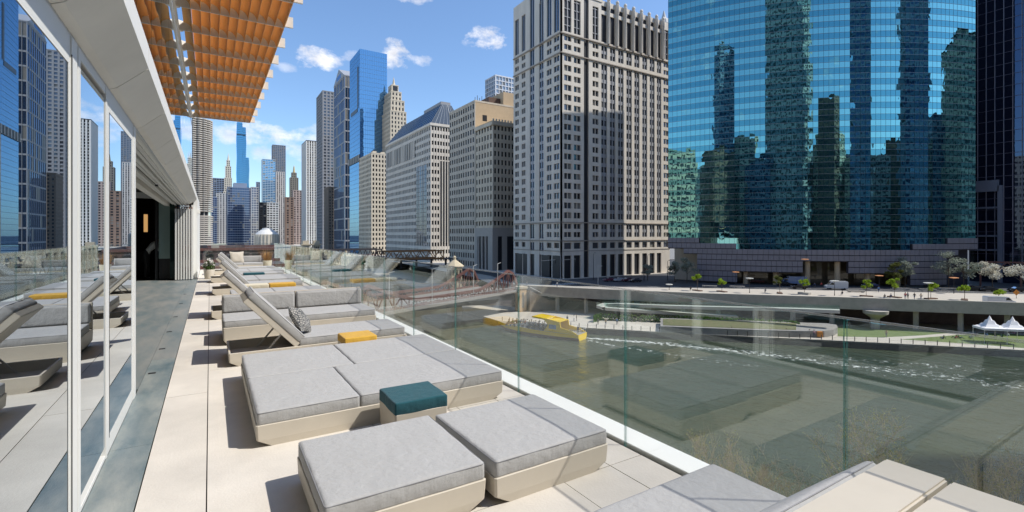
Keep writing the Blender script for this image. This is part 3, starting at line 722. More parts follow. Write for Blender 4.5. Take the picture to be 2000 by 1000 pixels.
mb = MB(); ribbon(mb, P, [(p[0]+9, p[1]+9) for p in P], ZS-1.2); mb.build('deck_soffit', mat('shaded_concrete', (.32,.30,.27), .9), vd, ov)
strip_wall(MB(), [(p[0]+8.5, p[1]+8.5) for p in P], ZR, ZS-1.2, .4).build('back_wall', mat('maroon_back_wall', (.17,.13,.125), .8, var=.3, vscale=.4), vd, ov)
import itertools
def along(P, step, start=0.0):
    out = []; d0 = -start
    for i in range(len(P)-1):
        a, b = Vector(P[i]), Vector(P[i+1]); Ls = (b-a).length; t = -d0 if d0 < 0 else 0
        t = (step-d0) % step if d0 > 0 else -d0
        while t < Ls: out.append((a.lerp(b, t/Ls), (b-a).normalized())); t += step
        d0 = (Ls-(t-step)) % step
    return out
for p, d in along(P[1:], 9.0, 2): 
    n = Vector((-d.y, d.x))*-1.2
    MB().box(p.x+1.2-.45, p.y+1.2-.45, ZR, p.x+1.2+.45, p.y+1.2+.45, ZS-1.85).build('viaduct_column', m_conc, vd, ov, bevel=.05)
# mushroom pier at px 1690
x, y = 139.6, 53.8
MB().lathe([(.9, ZR), (.9, ZS-3.9), (2.6, ZS-2.7), (2.7, ZS-1.92)], 16, (x, y)).build('mushroom_pier', m_conc, vd, ov, ang=30)

# curved accessible ramps
rm = thing('riverwalk_ramp', 'pale curving pedestrian ramp with glass sides rising from the riverwalk', 'ramp', (100, 86, ZR)); orr = ofs(rm)
m_pale_c = mat('pale_concrete', (.56,.53,.47), .8, var=.06, vscale=.5)
def sweep(pts, w, th, par=None, name='ramp_deck', m=None, side=1, ht=1.0):
    mb = MB(); gl = MB(); L, Rr = [], []
    for i, p in enumerate(pts):
        p = Vector(p); d = (Vector(pts[min(i+1, len(pts)-1)])-Vector(pts[max(i-1, 0)])); d.z = 0; d.normalize(); n = Vector((-d.y, d.x, 0))
        L.append(p+n*w/2); Rr.append(p-n*w/2)
    dn = Vector((0, 0, -th))
    for i in range(len(pts)-1):
        a, b, c, d = L[i], L[i+1], Rr[i+1], Rr[i]
        mb.quad(tuple(a), tuple(d), tuple(c), tuple(b)); mb.quad(tuple(a+dn), tuple(b+dn), tuple(c+dn), tuple(d+dn)); mb.quad(tuple(a), tuple(b), tuple(b+dn), tuple(a+dn)); mb.quad(tuple(d), tuple(d+dn), tuple(c+dn), tuple(c))
        up = Vector((0, 0, ht)); gl.quad(tuple(a), tuple(b), tuple(b+up), tuple(a+up)); gl.quad(tuple(d), tuple(c), tuple(c+up), tuple(d+up))
    o_ = mb.build(name, m or m_pale_c, rm, orr); return gl
m_sideglass = clear_glass('side_glass', (.80,.92,.90), 1.5, .05)
cA = [wp(x, y, z) + (z,) for x, y, z in ((1640, 605, -15.9), (1560, 602, -16.2), (1480, 600, -16.6), (1400, 598.5, -16.9), (1320, 596.5, -17.2), (1250, 594, -17.5), (1205, 592, -17.8), (1180, 593, -18.0), (1172, 596, -18.1), (1182, 599.5, -18.3))]
sweep(cA, 2.0, .75, name='upper_ramp').build('ramp_glass', m_sideglass, rm, orr)
cB = [wp(x, y, z) + (z,) for x, y, z in ((1182, 600, -18.3), (1225, 603, -18.5), (1280, 606.5, -18.9), (1360, 611.5, -19.4), (1440, 617, -19.9))]
sweep(cB, 2.0, .75, name='lower_ramp').build('ramp_glass', m_sideglass, rm, orr)
cw = [wp(x, y, ZR) for x, y in ((1290, 649), (1450, 655.5), (1560, 659), (1610, 659), (1628, 656), (1636, 651), (1634, 646), (1615, 643), (1560, 641), (1450, 637), (1290, 632))]
MB().prism(cw, ZR, ZR+1.45).build('curved_end_wall', mat('grey_concrete', (.30,.29,.27), .85, var=.15, vscale=.5), rm, orr)
MB().prism([wp(x, y, ZR) for x, y in ((1295, 647), (1450, 653.5), (1555, 657), (1555, 643), (1450, 639), (1295, 634))], ZR+1.44, ZR+1.52).build('planting_bed', mat('planting_soil', (.09,.13,.04), .95, col2=(.20,.17,.10), vscale=1.2), rm, orr)
MB().bar((*wp(1600, 652, ZR+.8), ZR+.8), tuple(Vector((*wp(1600, 652, ZR+.8), ZR+.8))+Vector((-.45, -.45, 0))), 1.1, 1.1).build('orange_emblem', mat('orange_sign', (.65,.25,.04), .6), rm, orr)
pts = [wp(x, y, ZR+1.0) for x, y in ((1110, 600), (1165, 596), (1165, 588), (1110, 590))]
MB().box(101, 96, ZR, 112, 104, ZS-2.2).build('lower_storefront', mirror_mat('storefront_glass', (.6,.8,.8), (.01,.03,.035), ior=1.7), rm, orr)
m_box = leaf_mat('hedge_leaves', (.05,.13,.02), (.12,.24,.045), .3)
# hedge
hd = [wp(x, y, ZR+1.6) for x, y in ((1160, 616), (1175, 612), (1260, 615), (1360, 618), (1450, 622), (1540, 626), (1556, 629))]
hw = [(p[0]-1.6, p[1]-1.6) for p in hd]
mb = MB()
for i in range(len(hd)-1):
    for k in range(420):
        u, v, z = random.random(), random.random(), random.uniform(.0, 1.7)
        a = Vector(hd[i]).lerp(Vector(hd[i+1]), u); b = Vector(hw[i]).lerp(Vector(hw[i+1]), u); q = a.lerp(b, v); p = Vector((q.x, q.y, ZR+z+random.uniform(0, .15)))
        s = Vector((random.gauss(0,1), random.gauss(0,1), random.gauss(0,1))).normalized()*.28; r = s.cross(Vector((random.gauss(0,1), random.gauss(0,1), 1))).normalized()*.22
        mb.quad(tuple(p-s), tuple(p-r), tuple(p+s), tuple(p+r))
tag(mb.build('hedge', m_box), 'long clipped green hedge between the ramp and the riverwalk', 'hedge')
# lawns
m_lawn = mat('lawn', (.095,.15,.035), .95, col2=(.15,.19,.06), vscale=.5, bump=.6, bscale=4)
for i, poly in enumerate((((1636, 657), (1636, 638), (1700, 633), (1800, 640), (1905, 646), (1800, 655), (1720, 659)), ((1760, 663), (1850, 656), (1925, 650), (2010, 655), (2090, 662), (2090, 684), (2000, 680), (1900, 672)))):
    mb = MB(); P_ = [wp(x, y, ZR) for x, y in poly]; mb.prism(P_[::-1] if sum((P_[i_][0]*P_[(i_+1) % len(P_)][1]-P_[(i_+1) % len(P_)][0]*P_[i_][1]) for i_ in range(len(P_))) < 0 else P_, ZR-.1, ZR+.03)
    structure(mb.build('lawn', m_lawn))
# river edge posts
ep = thing('river_edge_rail', 'row of dark posts with a thin rail along the riverwalk edge', 'railing', (96, 74, ZR)); oe = ofs(ep)
post = MB().box(-.06, -.06, 0, .06, .06, 1.05).mesh('rail_post', m_blackm)
bp_ = [(b[0]+.3, b[1]+.3) for b in bank[1:7]]
for p, d in along(bp_, 2.15, 0)[:130]:
    if p.x < 165: inst('rail_post', post, ep, (p.x+oe[0], p.y+oe[1], 0))
mb = MB()
for i in range(len(bp_)-1): 
    mb.bar((*bp_[i], ZR+.55), (*bp_[i+1], ZR+.55), .02)
mb.build('rail_wire', m_blackm, ep, oe)

# boat wake on the water : thin torn sheets of foam
m_foam = bpy.data.materials.new('foam'); m_foam.use_nodes = True
def foam_nodes():
    nt = m_foam.node_tree; N = nt.nodes; L = nt.links; b = N['Principled BSDF']; b.inputs['Base Color'].default_value = (.62, .66, .62, 1); b.inputs['Roughness'].default_value = .7
    tc = N.new('ShaderNodeTexCoord'); n = N.new('ShaderNodeTexNoise'); n.inputs['Scale'].default_value = 30; n.inputs['Detail'].default_value = 6; n.inputs['Roughness'].default_value = .7
    mp = N.new('ShaderNodeMapping'); mp.inputs['Scale'].default_value = (1, 1, 1); L.new(tc.outputs['Object'], mp.inputs[0]); n.inputs['Scale'].default_value = .9; n.inputs['Detail'].default_value = 9
    L.new(mp.outputs[0], n.inputs['Vector']); uv = N.new('ShaderNodeUVMap'); uv.uv_map = 'UVMap'; sp = N.new('ShaderNodeSeparateXYZ'); L.new(uv.outputs[0], sp.inputs[0])
    def M(op, a, b_=None, clamp=False):
        q = N.new('ShaderNodeMath'); q.operation = op; q.use_clamp = clamp
        for i, v in enumerate((a, b_)):
            if v is None: continue
            if isinstance(v, (int, float)): q.inputs[i].default_value = v
            else: L.new(v, q.inputs[i])
        return q.outputs[0]
    edge = M('SUBTRACT', 1.0, M('ABSOLUTE', M('SUBTRACT', M('MULTIPLY', sp.outputs[1], 2.0), 1.0)))   # 1 in the middle
    dens = M('MULTIPLY', edge, sp.outputs[0])
    a = M('MULTIPLY', M('ADD', M('SUBTRACT', n.outputs['Fac'], .63), M('MULTIPLY', dens, .135)), 6.5, clamp=True)
    L.new(a, b.inputs['Alpha'])
foam_nodes()
def foam(pts, w0, w1, d0, d1):
    me = bpy.data.meshes.new('wake_foam'); V, Fc, UV = [], [], []
    P_ = [Vector(wp(x, y, ZW)) for x, y in pts]; n = 14; Q = []
    for i in range(len(P_)-1):
        for k in range(n): Q.append(P_[i].lerp(P_[i+1], k/n))
    Q.append(P_[-1])
    for i, p in enumerate(Q):
        d = (Q[min(i+1, len(Q)-1)]-Q[max(0, i-1)]).normalized(); s = Vector((-d.y, d.x)); w = w0+(w1-w0)*i/len(Q)
        V += [(*(p-s*w), ZW+.03), (*(p+s*w), ZW+.03)]; UV += [(d0+(d1-d0)*i/len(Q), 0), (d0+(d1-d0)*i/len(Q), 1)]
    for i in range(len(Q)-1): Fc.append((2*i, 2*i+1, 2*i+3, 2*i+2))
    me.from_pydata(V, [], Fc); ul = me.uv_layers.new(name='UVMap')
    for l in me.loops: ul.data[l.index].uv = UV[l.vertex_index]
    me.materials.append(m_foam); o_ = bpy.data.objects.new('wake_foam', me); COL.objects.link(o_); o_['kind'] = 'structure'
foam([(1132, 660), (1200, 664), (1300, 672), (1420, 684), (1560, 700), (1720, 722), (1860, 738), (2050, 765)], 1.8, 6.0, 1.9, .8)
foam([(1136, 662), (1200, 676), (1320, 694), (1480, 716)], 1.2, 3.4, 1.5, .5)
foam([(1120, 662), (1060, 659), (1000, 652), (960, 646)], .8, .4, 1.3, .6)
foam([(1500, 690), (1640, 700), (1800, 712), (2050, 735)], 3.5, 5, .8, .6)

# ================================================================ BRIDGES
m_maroon = mat('maroon_steel', (.12,.045,.038), .6, col2=(.19,.09,.075), vscale=.8)
m_rust = mat('rusty_orange_steel', (.42,.20,.07), .7, col2=(.26,.14,.07), vscale=.6)
m_dkst = mat('dark_steel', (.045,.04,.045), .7)
br = thing('truss_bridge', 'maroon steel truss bridge with humped sides crossing the river', 'bridge', (60, 114, ZS)); ob = ofs(br)
A, B = Vector((79.5, 124.5)), Vector((24, 100.5)); d = (B-A).normalized(); nn = Vector((-d.y, d.x)); nn = nn if nn.y > 0 else -nn; LB = (B-A).length; WB = 15.0
def bp3(t, s, z): p = A+d*(LB*t)+nn*(WB*s); return (p.x, p.y, z)
MB().prism([bp3(0, -.1, 0)[:2], bp3(1, -.1, 0)[:2], bp3(1, 1.1, 0)[:2], bp3(0, 1.1, 0)[:2]], ZS-.55, ZS+.03).build('bridge_deck', mat('worn_deck', (.24,.22,.20), .9), br, ob)
def hump(t):
    e = min(t, 1-t)
    return 1.5+5.0*max(0, 1-abs(e-.055)/.26)**1.25 if e > .055 else 1.6+4.9*(e/.055)
N_ = 26
for s in (0, 1):
    top = MB(); web = MB()
    for i in range(N_):
        a, b = i/N_, (i+1)/N_
        top.bar(bp3(a, s, ZS+hump(a)), bp3(b, s, ZS+hump(b)), .6, .7)
        web.bar(bp3(b, s, ZS+.2), bp3(b, s, ZS+hump(b)), .30)
        if i % 2: web.bar(bp3(a, s, ZS+.3), bp3(b, s, ZS+hump(b)), .22)
        else: web.bar(bp3(a, s, ZS+hump(a)), bp3(b, s, ZS+.3), .22)
    top.build('top_chord', m_maroon, br, ob); web.build('truss_web', m_maroon, br, ob)
    MB().bar(bp3(0, s, ZS+.25), bp3(1, s, ZS+.25), .3, .6).build('bottom_chord', m_maroon, br, ob)
    g = MB()
    for i in range(N_):
        a, b = i/N_, (i+1)/N_; h = lambda t: 1.2+3.6*abs(2*t-1)**1.5
        q = [bp3(a, s, ZS-.56), bp3(b, s, ZS-.56), bp3(b, s, ZS-.56-h(b)), bp3(a, s, ZS-.56-h(a))]; g.quad(*q)
        q2 = [(x+nn.x*.3, y+nn.y*.3, z) for x, y, z in q]; g.quad(*q2[::-1]); g.quad(q[3], q[2], q2[2], q2[3])
    g.build('arch_girder', m_dkst, br, ob)
# sidewalk rail
mb = MB()
for i in range(70): mb.bar(bp3(i/70, -.09, ZS), bp3(i/70, -.09, ZS+1.1), .07)
mb.bar(bp3(0, -.09, ZS+1.1), bp3(1, -.09, ZS+1.1), .09); mb.bar(bp3(0, -.09, ZS+.6), bp3(1, -.09, ZS+.6), .05)
mb.build('walk_railing', mat('grey_paint', (.30,.29,.28), .6), br, ob)
for t in (.18, .36, .62, .84):
    l = MB(); b = bp3(t, -.05, ZS); l.bar(b, (b[0], b[1], ZS+8.5), .13); l.bar((b[0], b[1], ZS+8.4), (b[0]+1.4, b[1]+.6, ZS+8.7), .09); l.build('lamp_post', mat('pale_post', (.5,.5,.48), .5), br, ob)

m_lime = mat('limestone', (.50,.43,.32), .85, var=.1, vscale=.5)
def bridge_house(x, y, zb, zr, label, w=3.2, name='bridge_house'):
    t = thing(name, label, 'bridge house', (x, y, zb)); h = zr-zb
    MB().box(-w/2, -w/2, 0, w/2, w/2, h).build('wall', m_lime, t, bevel=.06)
    MB().box(-w/2-.25, -w/2-.25, h, w/2+.25, w/2+.25, h+.35).build('cornice', m_lime, t, bevel=.05)
    for k in range(3):
        MB().box(-w/2-.02+(.5+k)*w/3-.3, -w/2-.03, h-2.4, -w/2+(.5+k)*w/3+.3, -w/2-.001, h-.7).build('window', m_blackm, t)
        MB().box(-w/2-.03, -w/2+(.5+k)*w/3-.3, h-2.4, -w/2-.001, -w/2+(.5+k)*w/3+.3, h-.7).build('window', m_blackm, t)
    MB().lathe([(w*.84, h+.35), (w*.80, h+.55), (w*.30, h+1.9), (w*.14, h+2.3), (w*.12, h+3.0), (w*.17, h+3.1), (w*.05, h+3.6)], 8, ph=R(22.5)).build('roof', mat('pale_tile_roof', (.50,.43,.30), .8), t)
    return t
bridge_house(64.5, 137, ZW-.5, -8.6, 'stone bridge house with pale conical roof at the river end of the truss bridge', 3.6)
t = thing('bridge_tower', 'tan stone pier block between the truss bridge and the street', 'bridge tower', (*wd(1017, 147), ZR))
m_tanst = mat('orange_tan_stone', (.52,.36,.20), .8, var=.1, vscale=.6)
MB().box(-1.3, -1.3, 0, 1.3, 1.3, 6.9).build('shaft', m_tanst, t, bevel=.05); MB().box(-1.55, -1.55, 6.9, 1.55, 1.55, 7.6).build('cap', m_lime, t, bevel=.05)
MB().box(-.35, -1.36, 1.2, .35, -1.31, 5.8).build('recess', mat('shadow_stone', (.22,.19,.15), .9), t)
x, y = wd(675, 235); bridge_house(x, y, ZW-.5, -9.2, 'distant stone bridge house with conical roof left of the railway truss', 4.0)
for px, dd, lab, w_ in ((735-120, 330, 'pair of ornate stone bridge houses in front of the white striped tower', 7.0),):
    x, y = wd(607, 330); t = thing('bridge_pavilion', lab, 'bridge house', (x, y, ZS))
    for dx in (-3.4, 3.4):
        MB().box(dx-2.4, -2.4, 0, dx+2.4, 2.4, 9.5).build('wall', m_lime, t, bevel=.1)
        MB().box(dx-3.0, -3, 9.5, dx+3.0, 3, 10.4).build('cornice', m_lime, t, bevel=.1)
        MB().box(dx-2.0, -2, 10.4, dx+2.0, 2, 12.6).build('attic', m_lime, t, bevel=.1)
        for k in (-1.2, 0, 1.2): MB().box(dx+k-.35, -2.5, 5.5, dx+k+.35, -2.41, 8.6).build('window', m_blackm, t)
    MB().box(-3.2, -2.2, 0, 3.2, 2.0, 8).build('link_wall', m_lime, t)
# stair and wall at the foot of the bridge
t = thing('river_stair', 'brown stone stair block with white handrail beside the bridge tower', 'stair', (84, 118, ZR)); o2 = ofs(t)
P0 = wp(1035, 609, ZR); P1 = wp(1085, 606, ZR)
a = Vector(P0); b = Vector(P1); e = (b-a).normalized(); nv = Vector((-e.y, e.x))*5; nv = nv if nv.x > 0 else -nv
mb = MB(); q = [(*a, ZR), (*b, ZR), (*b, ZR+3.0), (*(a.lerp(b, .75)), ZR+3.2), (*a, ZS)]
mb.v = q+[(p[0]+nv.x, p[1]+nv.y, p[2]) for p in q]; mb.f = [(0,1,2,3,4), (9,8,7,6,5)]+[(i, 5+i, 5+(i+1) % 5, (i+1) % 5) for i in range(5)]; mb.m = [0]*7
mb.build('stair_block', mat('brown_stone', (.21,.17,.135), .85, var=.15, vscale=.4), t, o2)
mb = MB(); mb.bar((*a, ZS+1.0), (*(a.lerp(b, .75)), ZR+4.2), .14); mb.bar((*(a.lerp(b, .75)), ZR+4.2), (*b, ZR+4.0), .14); mb.bar((*b, ZR+4.0), (*b, ZR), .14)
mb.build('handrail', m_white, t, o2)
for k in range(9):
    f = k/9; p = Vector(wp(1108+k*2, 604-k*.4, ZR)); MB().box(p.x, p.y-3, ZR, p.x+1.2, p.y+3, ZR+.25+k*.22).build('step', m_conc, t, o2)

# elevated railway bridge over the river
el = thing('railway_bridge', 'double deck dark steel bridge with a rusty orange railway truss beyond the first bridge', 'bridge', (60, 230, ZS)); oe2 = ofs(el)
def truss(x0, x1, y, z0, z1, n, m, w=.45):
    mb = MB(); mb.bar((x0, y, z0), (x1, y, z0), w, .7); mb.bar((x0, y, z1), (x1, y, z1), w, .6)
    for i in range(n):
        a, b = x0+(x1-x0)*i/n, x0+(x1-x0)*(i+1)/n; mm = (a+b)/2; mb.bar((a, y, z0), (mm, y, z1), w*.8); mb.bar((mm, y, z1), (b, y, z0), w*.8)
    mb.bar((x0, y, z0), (x0, y, z1), w); mb.bar((x1, y, z0), (x1, y, z1), w); return mb
for yy in (230, 240):
    truss(71, 102, yy, -10.6, -6.7, 6, m_rust).build('railway_truss', m_rust, el, oe2)
    truss(8, 70, yy, -13.2, -5.5, 12, m_dkst).build('river_truss', m_dkst, el, oe2)
MB().box(71, 229.5, -11.2, 110, 240.5, -10.9).box(8, 229.5, -14.4, 71, 240.5, -13.6).box(8, 229.5, -9.6, 71, 240.5, -9.0).build('bridge_deck', m_dkst, el, oe2)
for x in (72, 80, 88, 96, 104): MB().box(x-.4, 231, ZS, x+.4, 231.8, -11.2).build('steel_column', m_dkst, el, oe2)
for yy in (229.2,):
    mb = MB(); [mb.bar((8+i*1.5, yy, -9), (8+i*1.5, yy, -7.8), .12) for i in range(42)]; mb.bar((8, yy, -7.8), (71, yy, -7.8), .15); mb.build('walk_railing', m_maroon, el, oe2)
# north bank brown low structures seen through the end glass
m_brown = mat('brown_roof', (.075,.055,.06), .8, col2=(.12,.085,.08), vscale=.25)
for i, (x, y, w_, dp, zt, lab) in enumerate(((-16, 95, 30, 26, -9.5, 'dark brown flat roof of the nearest riverside building left of the far glass'), (-12, 128, 33, 30, -6.2, 'dark maroon flat roof behind the nearest one beyond the end glass'), (-8, 168, 31, 40, -3.2, 'long maroon roofed riverside block below the corncob tower'))):
    t = thing('low_building', lab, 'building', (x, y, ZN)); h = zt-ZN
    MB().box(0, 0, 0, w_, dp, h).build('wall', m_brown, t)
    for k in range(int(w_/3)): 
        for j in range(3): MB().box(1+k*3, -.05, h-3.4*(j+1)+.6, 3.1+k*3, -.001, h-3.4*j-.9).build('window', m_blackm, t)
    mb = MB(); mb.box(-.3, -.3, h, w_+.3, 0, h+.8); mb.box(-.3, dp, h, w_+.3, dp+.3, h+.8); mb.box(w_, 0, h, w_+.3, dp, h+.8); mb.build('parapet', m_maroon, t)
    for k in range(9):
        ux, uy = random.uniform(2, w_-4), random.uniform(2, dp-4); MB().box(ux, uy, h, ux+random.uniform(1, 3), uy+random.uniform(1, 3), h+random.uniform(.5, 1.6)).build('roof_unit', random.choice([m_brown, m_conc, m_dkst]), t)
# ================================================================ BUILDINGS
m_stone = mat('grey_beige_granite', (.66,.60,.515), .75, var=.12, vscale=.35, stretch=(1,1,.2), bump=.05, bscale=6)
m_stone2 = mat('warm_limestone', (.60,.52,.40), .8, var=.12, vscale=.3, stretch=(1,1,.2))
m_stone3 = mat('tan_terracotta', (.56,.49,.395), .8, var=.12, vscale=.3, stretch=(1,1,.2))
m_tanbrick = mat('tan_brick', (.52,.39,.25), .85, var=.06, vscale=.4)
m_win = mirror_mat('window_glass', (.80,.86,.95), (.045,.048,.055), ior=2.1, wav=.004, wscale=.8, objvar=.7)
m_winb = mirror_mat('blue_window_glass', (.6,.78,1.0), (.02,.04,.07), ior=2.2, boost=.06, wav=.006, wscale=.7)
m_span = mat('grey_spandrel', (.30,.30,.31), .6)
m_core = mat('dark_core', (.02,.02,.024), .4)
def fb(mb, face, u0, u1, d0, d1, z0, z1, mi=0):
    if face == 'W': mb.box(u0, -d1, z0, u1, -d0, z1, mi)
    else: mb.box(-d1, u0, z0, -d0, u1, z1, mi)
def pane_mesh(name, w, h, m):
    return MB().box(0, -.05, 0, w, -.005, h).mesh(name, m)
m_blind = mat('window_with_blind', (.20,.19,.17), .35, spec=.6)
BR = random.Random(11)
def panes(t, face, rects, m, limit=300, name='window', keep=None):
    """rects: (u0,u1,z0,z1); nearest ones become objects, the rest one mesh"""
    cache = {}; rest = MB(); cnt = 0
    for (u0, u1, z0, z1) in rects:
        if cnt < limit:
            k = (round(u1-u0, 2), round(z1-z0, 2), BR.random() < .16)
            if k not in cache: cache[k] = pane_mesh(name, k[0], k[1], m_blind if k[2] else m)
            if face == 'W': inst(name, cache[k], t, (u0, 0, z0))
            else: inst(name, cache[k], t, (0, u1, z0), rot=(0, 0, R(-90)))
            cnt += 1
        else: fb(rest, face, u0, u1, .005, .05, z0, z1, 1 if BR.random() < .16 else 0)
    if rest.f: rest.build(name, [m, m_blind], t, kind='stuff')
    return cnt
def gridwall(t, face, L, z0, z1, nb, nf, m, pier=.35, span=.4, pd=.5, sd=.3, name='wall', u0=0.0, split=False, mspan=None, every=1):
    """piers and spandrels standing proud of the glass core; returns the openings"""
    mb = MB(); sp = MB() if mspan else mb; bw = L/nb; fh = (z1-z0)/nf; pw = bw*pier
    for i in range(nb+1):
        a = u0+i*bw-pw/2; b = a+pw; fb(mb, face, max(u0, a), min(u0+L, b), 0, pd, z0, z1)
    for j in range(nf+1):
        zc = z0+j*fh; fb(sp, face, u0, u0+L, 0.0, sd, max(z0, zc-fh*span/2), min(z1, zc+fh*span/2))
    if split:
        for i in range(nb): c = u0+(i+.5)*bw; fb(sp, face, c-.09, c+.09, 0, sd*.6, z0, z1)
    mb.build(name, m, t)
    if mspan: sp.build('spandrel', mspan, t)
    R_ = []
    for j in range(nf):
        for i in range(nb):
            a, b = u0+i*bw+pw/2, u0+(i+1)*bw-pw/2; za, zb = z0+j*fh+fh*span/2, z0+(j+1)*fh-fh*span/2
            if split: c = (a+b)/2; R_ += [(a, c-.09, za, zb), (c+.09, b, za, zb)]
            else: R_.append((a, b, za, zb))
    return R_
def tower(name, label, X, Y, w, d, z1, m, mg, nbw, nbn, nf, pier=.35, span=.4, pd=.5, sd=.3, z0=ZS, cat='building', mspan=None, obj=0, roof=None, top=0, W=True, N=True, group=None):
    t = thing(name, label, cat, (X, Y, z0), 0, group); h = z1-z0
    MB().box(0, 0, 0, w, d, h-.05).build('core', mg, t)
    if W:
        r = gridwall(t, 'W', w, 0, h, nbw, nf, m, pier, span, pd, sd, mspan=mspan)
        if obj or nbw*nf < 1600: panes(t, 'W', r, mg if mg is not m_core else m_win, obj)
    if N:
        r = gridwall(t, 'N', d, 0, h, nbn, nf, m, pier, span, pd, sd, mspan=mspan)
        if obj or nbn*nf < 1600: panes(t, 'N', r, mg if mg is not m_core else m_win, max(0, obj-nbw*nf))
    MB().box(-pd, -pd, 0, 0, 0, h).build('corner_pier', m, t)
    MB().box(-pd-.1, -pd-.1, h, w+.1, d+.1, h+.9).build('roof', roof or m, t)
    return t

# ---- granite tower on the corner (custom facades) ----
GY = 144.4
t = thing('granite_tower', 'pale granite tower with paired windows and colonnaded top left of the green tower', 'building', (112, GY, ZS))
Wd, Nd = 60.5, 33.6; zz = lambda z: z-ZS
U = lambda px: onY(px, GY)-112
Un = lambda px: onX(px, 112)-GY
HB2, HB1, LB2, LB1 = 70.4, 77.8, 6.4, -.6
core = MB().box(0.6, 0.6, 0, Wd, Nd, zz(94)).box(.6, .6, zz(94), U(1148), 16, zz(118)); core.build('core', m_core, t)
# west face bays, as surveyed: (left px, right px, kind)
bays = [(1102,1116,'p'),(1121,1134,'p'),(1140.5,1150,'r'),(1157.5,1169,'p')]+[(a, b, 'g') for a, b in ((1174.5,1186),(1191.5,1202),(1207.5,1218),(1223.5,1234),(1239,1249),(1254.5,1264),(1269,1278.5),(1283,1291.5))]+[(1296,1305.5,'p')]
wall = MB(); us = []; openW = []
def rows(n, za, zb, f0=.26, f1=.86):
    h = (zb-za)/n; return [(za+i*h+h*f0, za+i*h+h*f1) for i in range(n)]
R17 = rows(17, LB2+.4, HB2-.3)
R2a = rows(2, HB2+.5, HB1-.3); R2b = rows(2, LB1+.4, LB2-.3)
low = (-3.9, -1.6)
prev = 0.0
PD = .6
specs = MB(); mull = MB()
rectsW = []
for a, b, k in bays:
    ua, ub = U(a), U(b)
    fb(wall, 'W', prev, ua, -.6, PD-.6+.0, 0, zz(94)) ; prev = ub
    if k == 'p' or k == 'g':
        for rr in (R17, R2a, R2b):
            zs_ = [rr[0][0]]
            lo = {id(R17): LB2, id(R2a): HB2, id(R2b): LB1}[id(rr)]; hi = {id(R17): HB2, id(R2a): HB1, id(R2b): LB2}[id(rr)]
            edges = [lo]+[v for p in rr for v in p]+[hi]
            for q in range(0, len(edges), 2):
                tgt = wall if (k == 'p' or q in (0, len(edges)-2)) else specs
                dd = 0.0 if tgt is wall else -.3
                fb(tgt, 'W', ua, ub, -.6, dd, zz(edges[q]), zz(edges[q+1]))
            for (z0_, z1_) in rr:
                c = (ua+ub)/2; rectsW += [(ua, c-.1, zz(z0_), zz(z1_)), (c+.1, ub, zz(z0_), zz(z1_))]
        fb(mull if k == 'g' else wall, 'W', (ua+ub)/2-.1, (ua+ub)/2+.1, -.6, -.12, zz(LB1), zz(HB1))
        # attic row and ground openings
        fb(wall, 'W', ua, ub, -.6, 0, zz(-6.4), zz(low[0])); fb(wall, 'W', ua, ub, -.6, 0, zz(low[1]), zz(LB1))
        rectsW.append((ua, ub, zz(low[0]), zz(low[1])))
        if a in (1102, 1157.5) or a > 1290: fb(wall, 'W', ua, ub, -.6, 0, 0, zz(-6.4)) if a > 1150 else None
        # upper section
        if k == 'g':
            fb(wall, 'W', ua, ub, -.6, -.35, zz(HB1), zz(HB1+.8)); fb(wall, 'W', ua, ub, -.6, -.05, zz(89.5), zz(91)); fb(wall, 'W', ua, ub, -.6, -.2, zz(93), zz(94))
        else: fb(wall, 'W', ua, ub, -.6, 0, zz(HB1), zz(HB1+.7)); fb(wall, 'W', ua, ub, -.6, 0, zz(91.5), zz(94))
        if k == 'p':
            fb(mull, 'W', (ua+ub)/2-.12, (ua+ub)/2+.12, -.6, -.2, zz(HB1+.7), zz(91.5))
            for q in range(4): fb(mull, 'W', ua, ub, -.6, -.3, zz(HB1+3.2+q*3.2), zz(HB1+3.4+q*3.2))
fb(wall, 'W', prev, Wd, -.6, 0, 0, zz(94))
wall.build('west_wall', m_stone, t); specs.build('spandrel', m_span, t); mull.build('mullion', mat('pale_mullion', (.45,.45,.46), .5), t)
rectsW.sort(key=lambda r: (r[2] < zz(LB1), r[0]))
# panes sit in the recess just before the core
pl = []
cache = {}
for i, (a, b, z0_, z1_) in enumerate(rectsW):
    if i < 300:
        kx = (round(b-a, 1), round(z1_-z0_, 1))
        kx = kx+(BR.random() < .14,)
        if kx not in cache: cache[kx] = MB().box(-kx[0]/2, 0, -kx[1]/2, kx[0]/2, .05, kx[1]/2).mesh('window', m_blind if kx[2] else m_win)
        inst('window', cache[kx], t, ((a+b)/2, .5, (z0_+z1_)/2), sc=((b-a)/kx[0], 1, (z1_-z0_)/kx[1]))
    else: pl.append((a, b, z0_, z1_))
rest = MB(); [rest.box(a, .5, z0_, b, .55, z1_, 1 if BR.random() < .14 else 0) for a, b, z0_, z1_ in pl]; rest.build('window', [m_win, m_blind], t, kind='stuff')
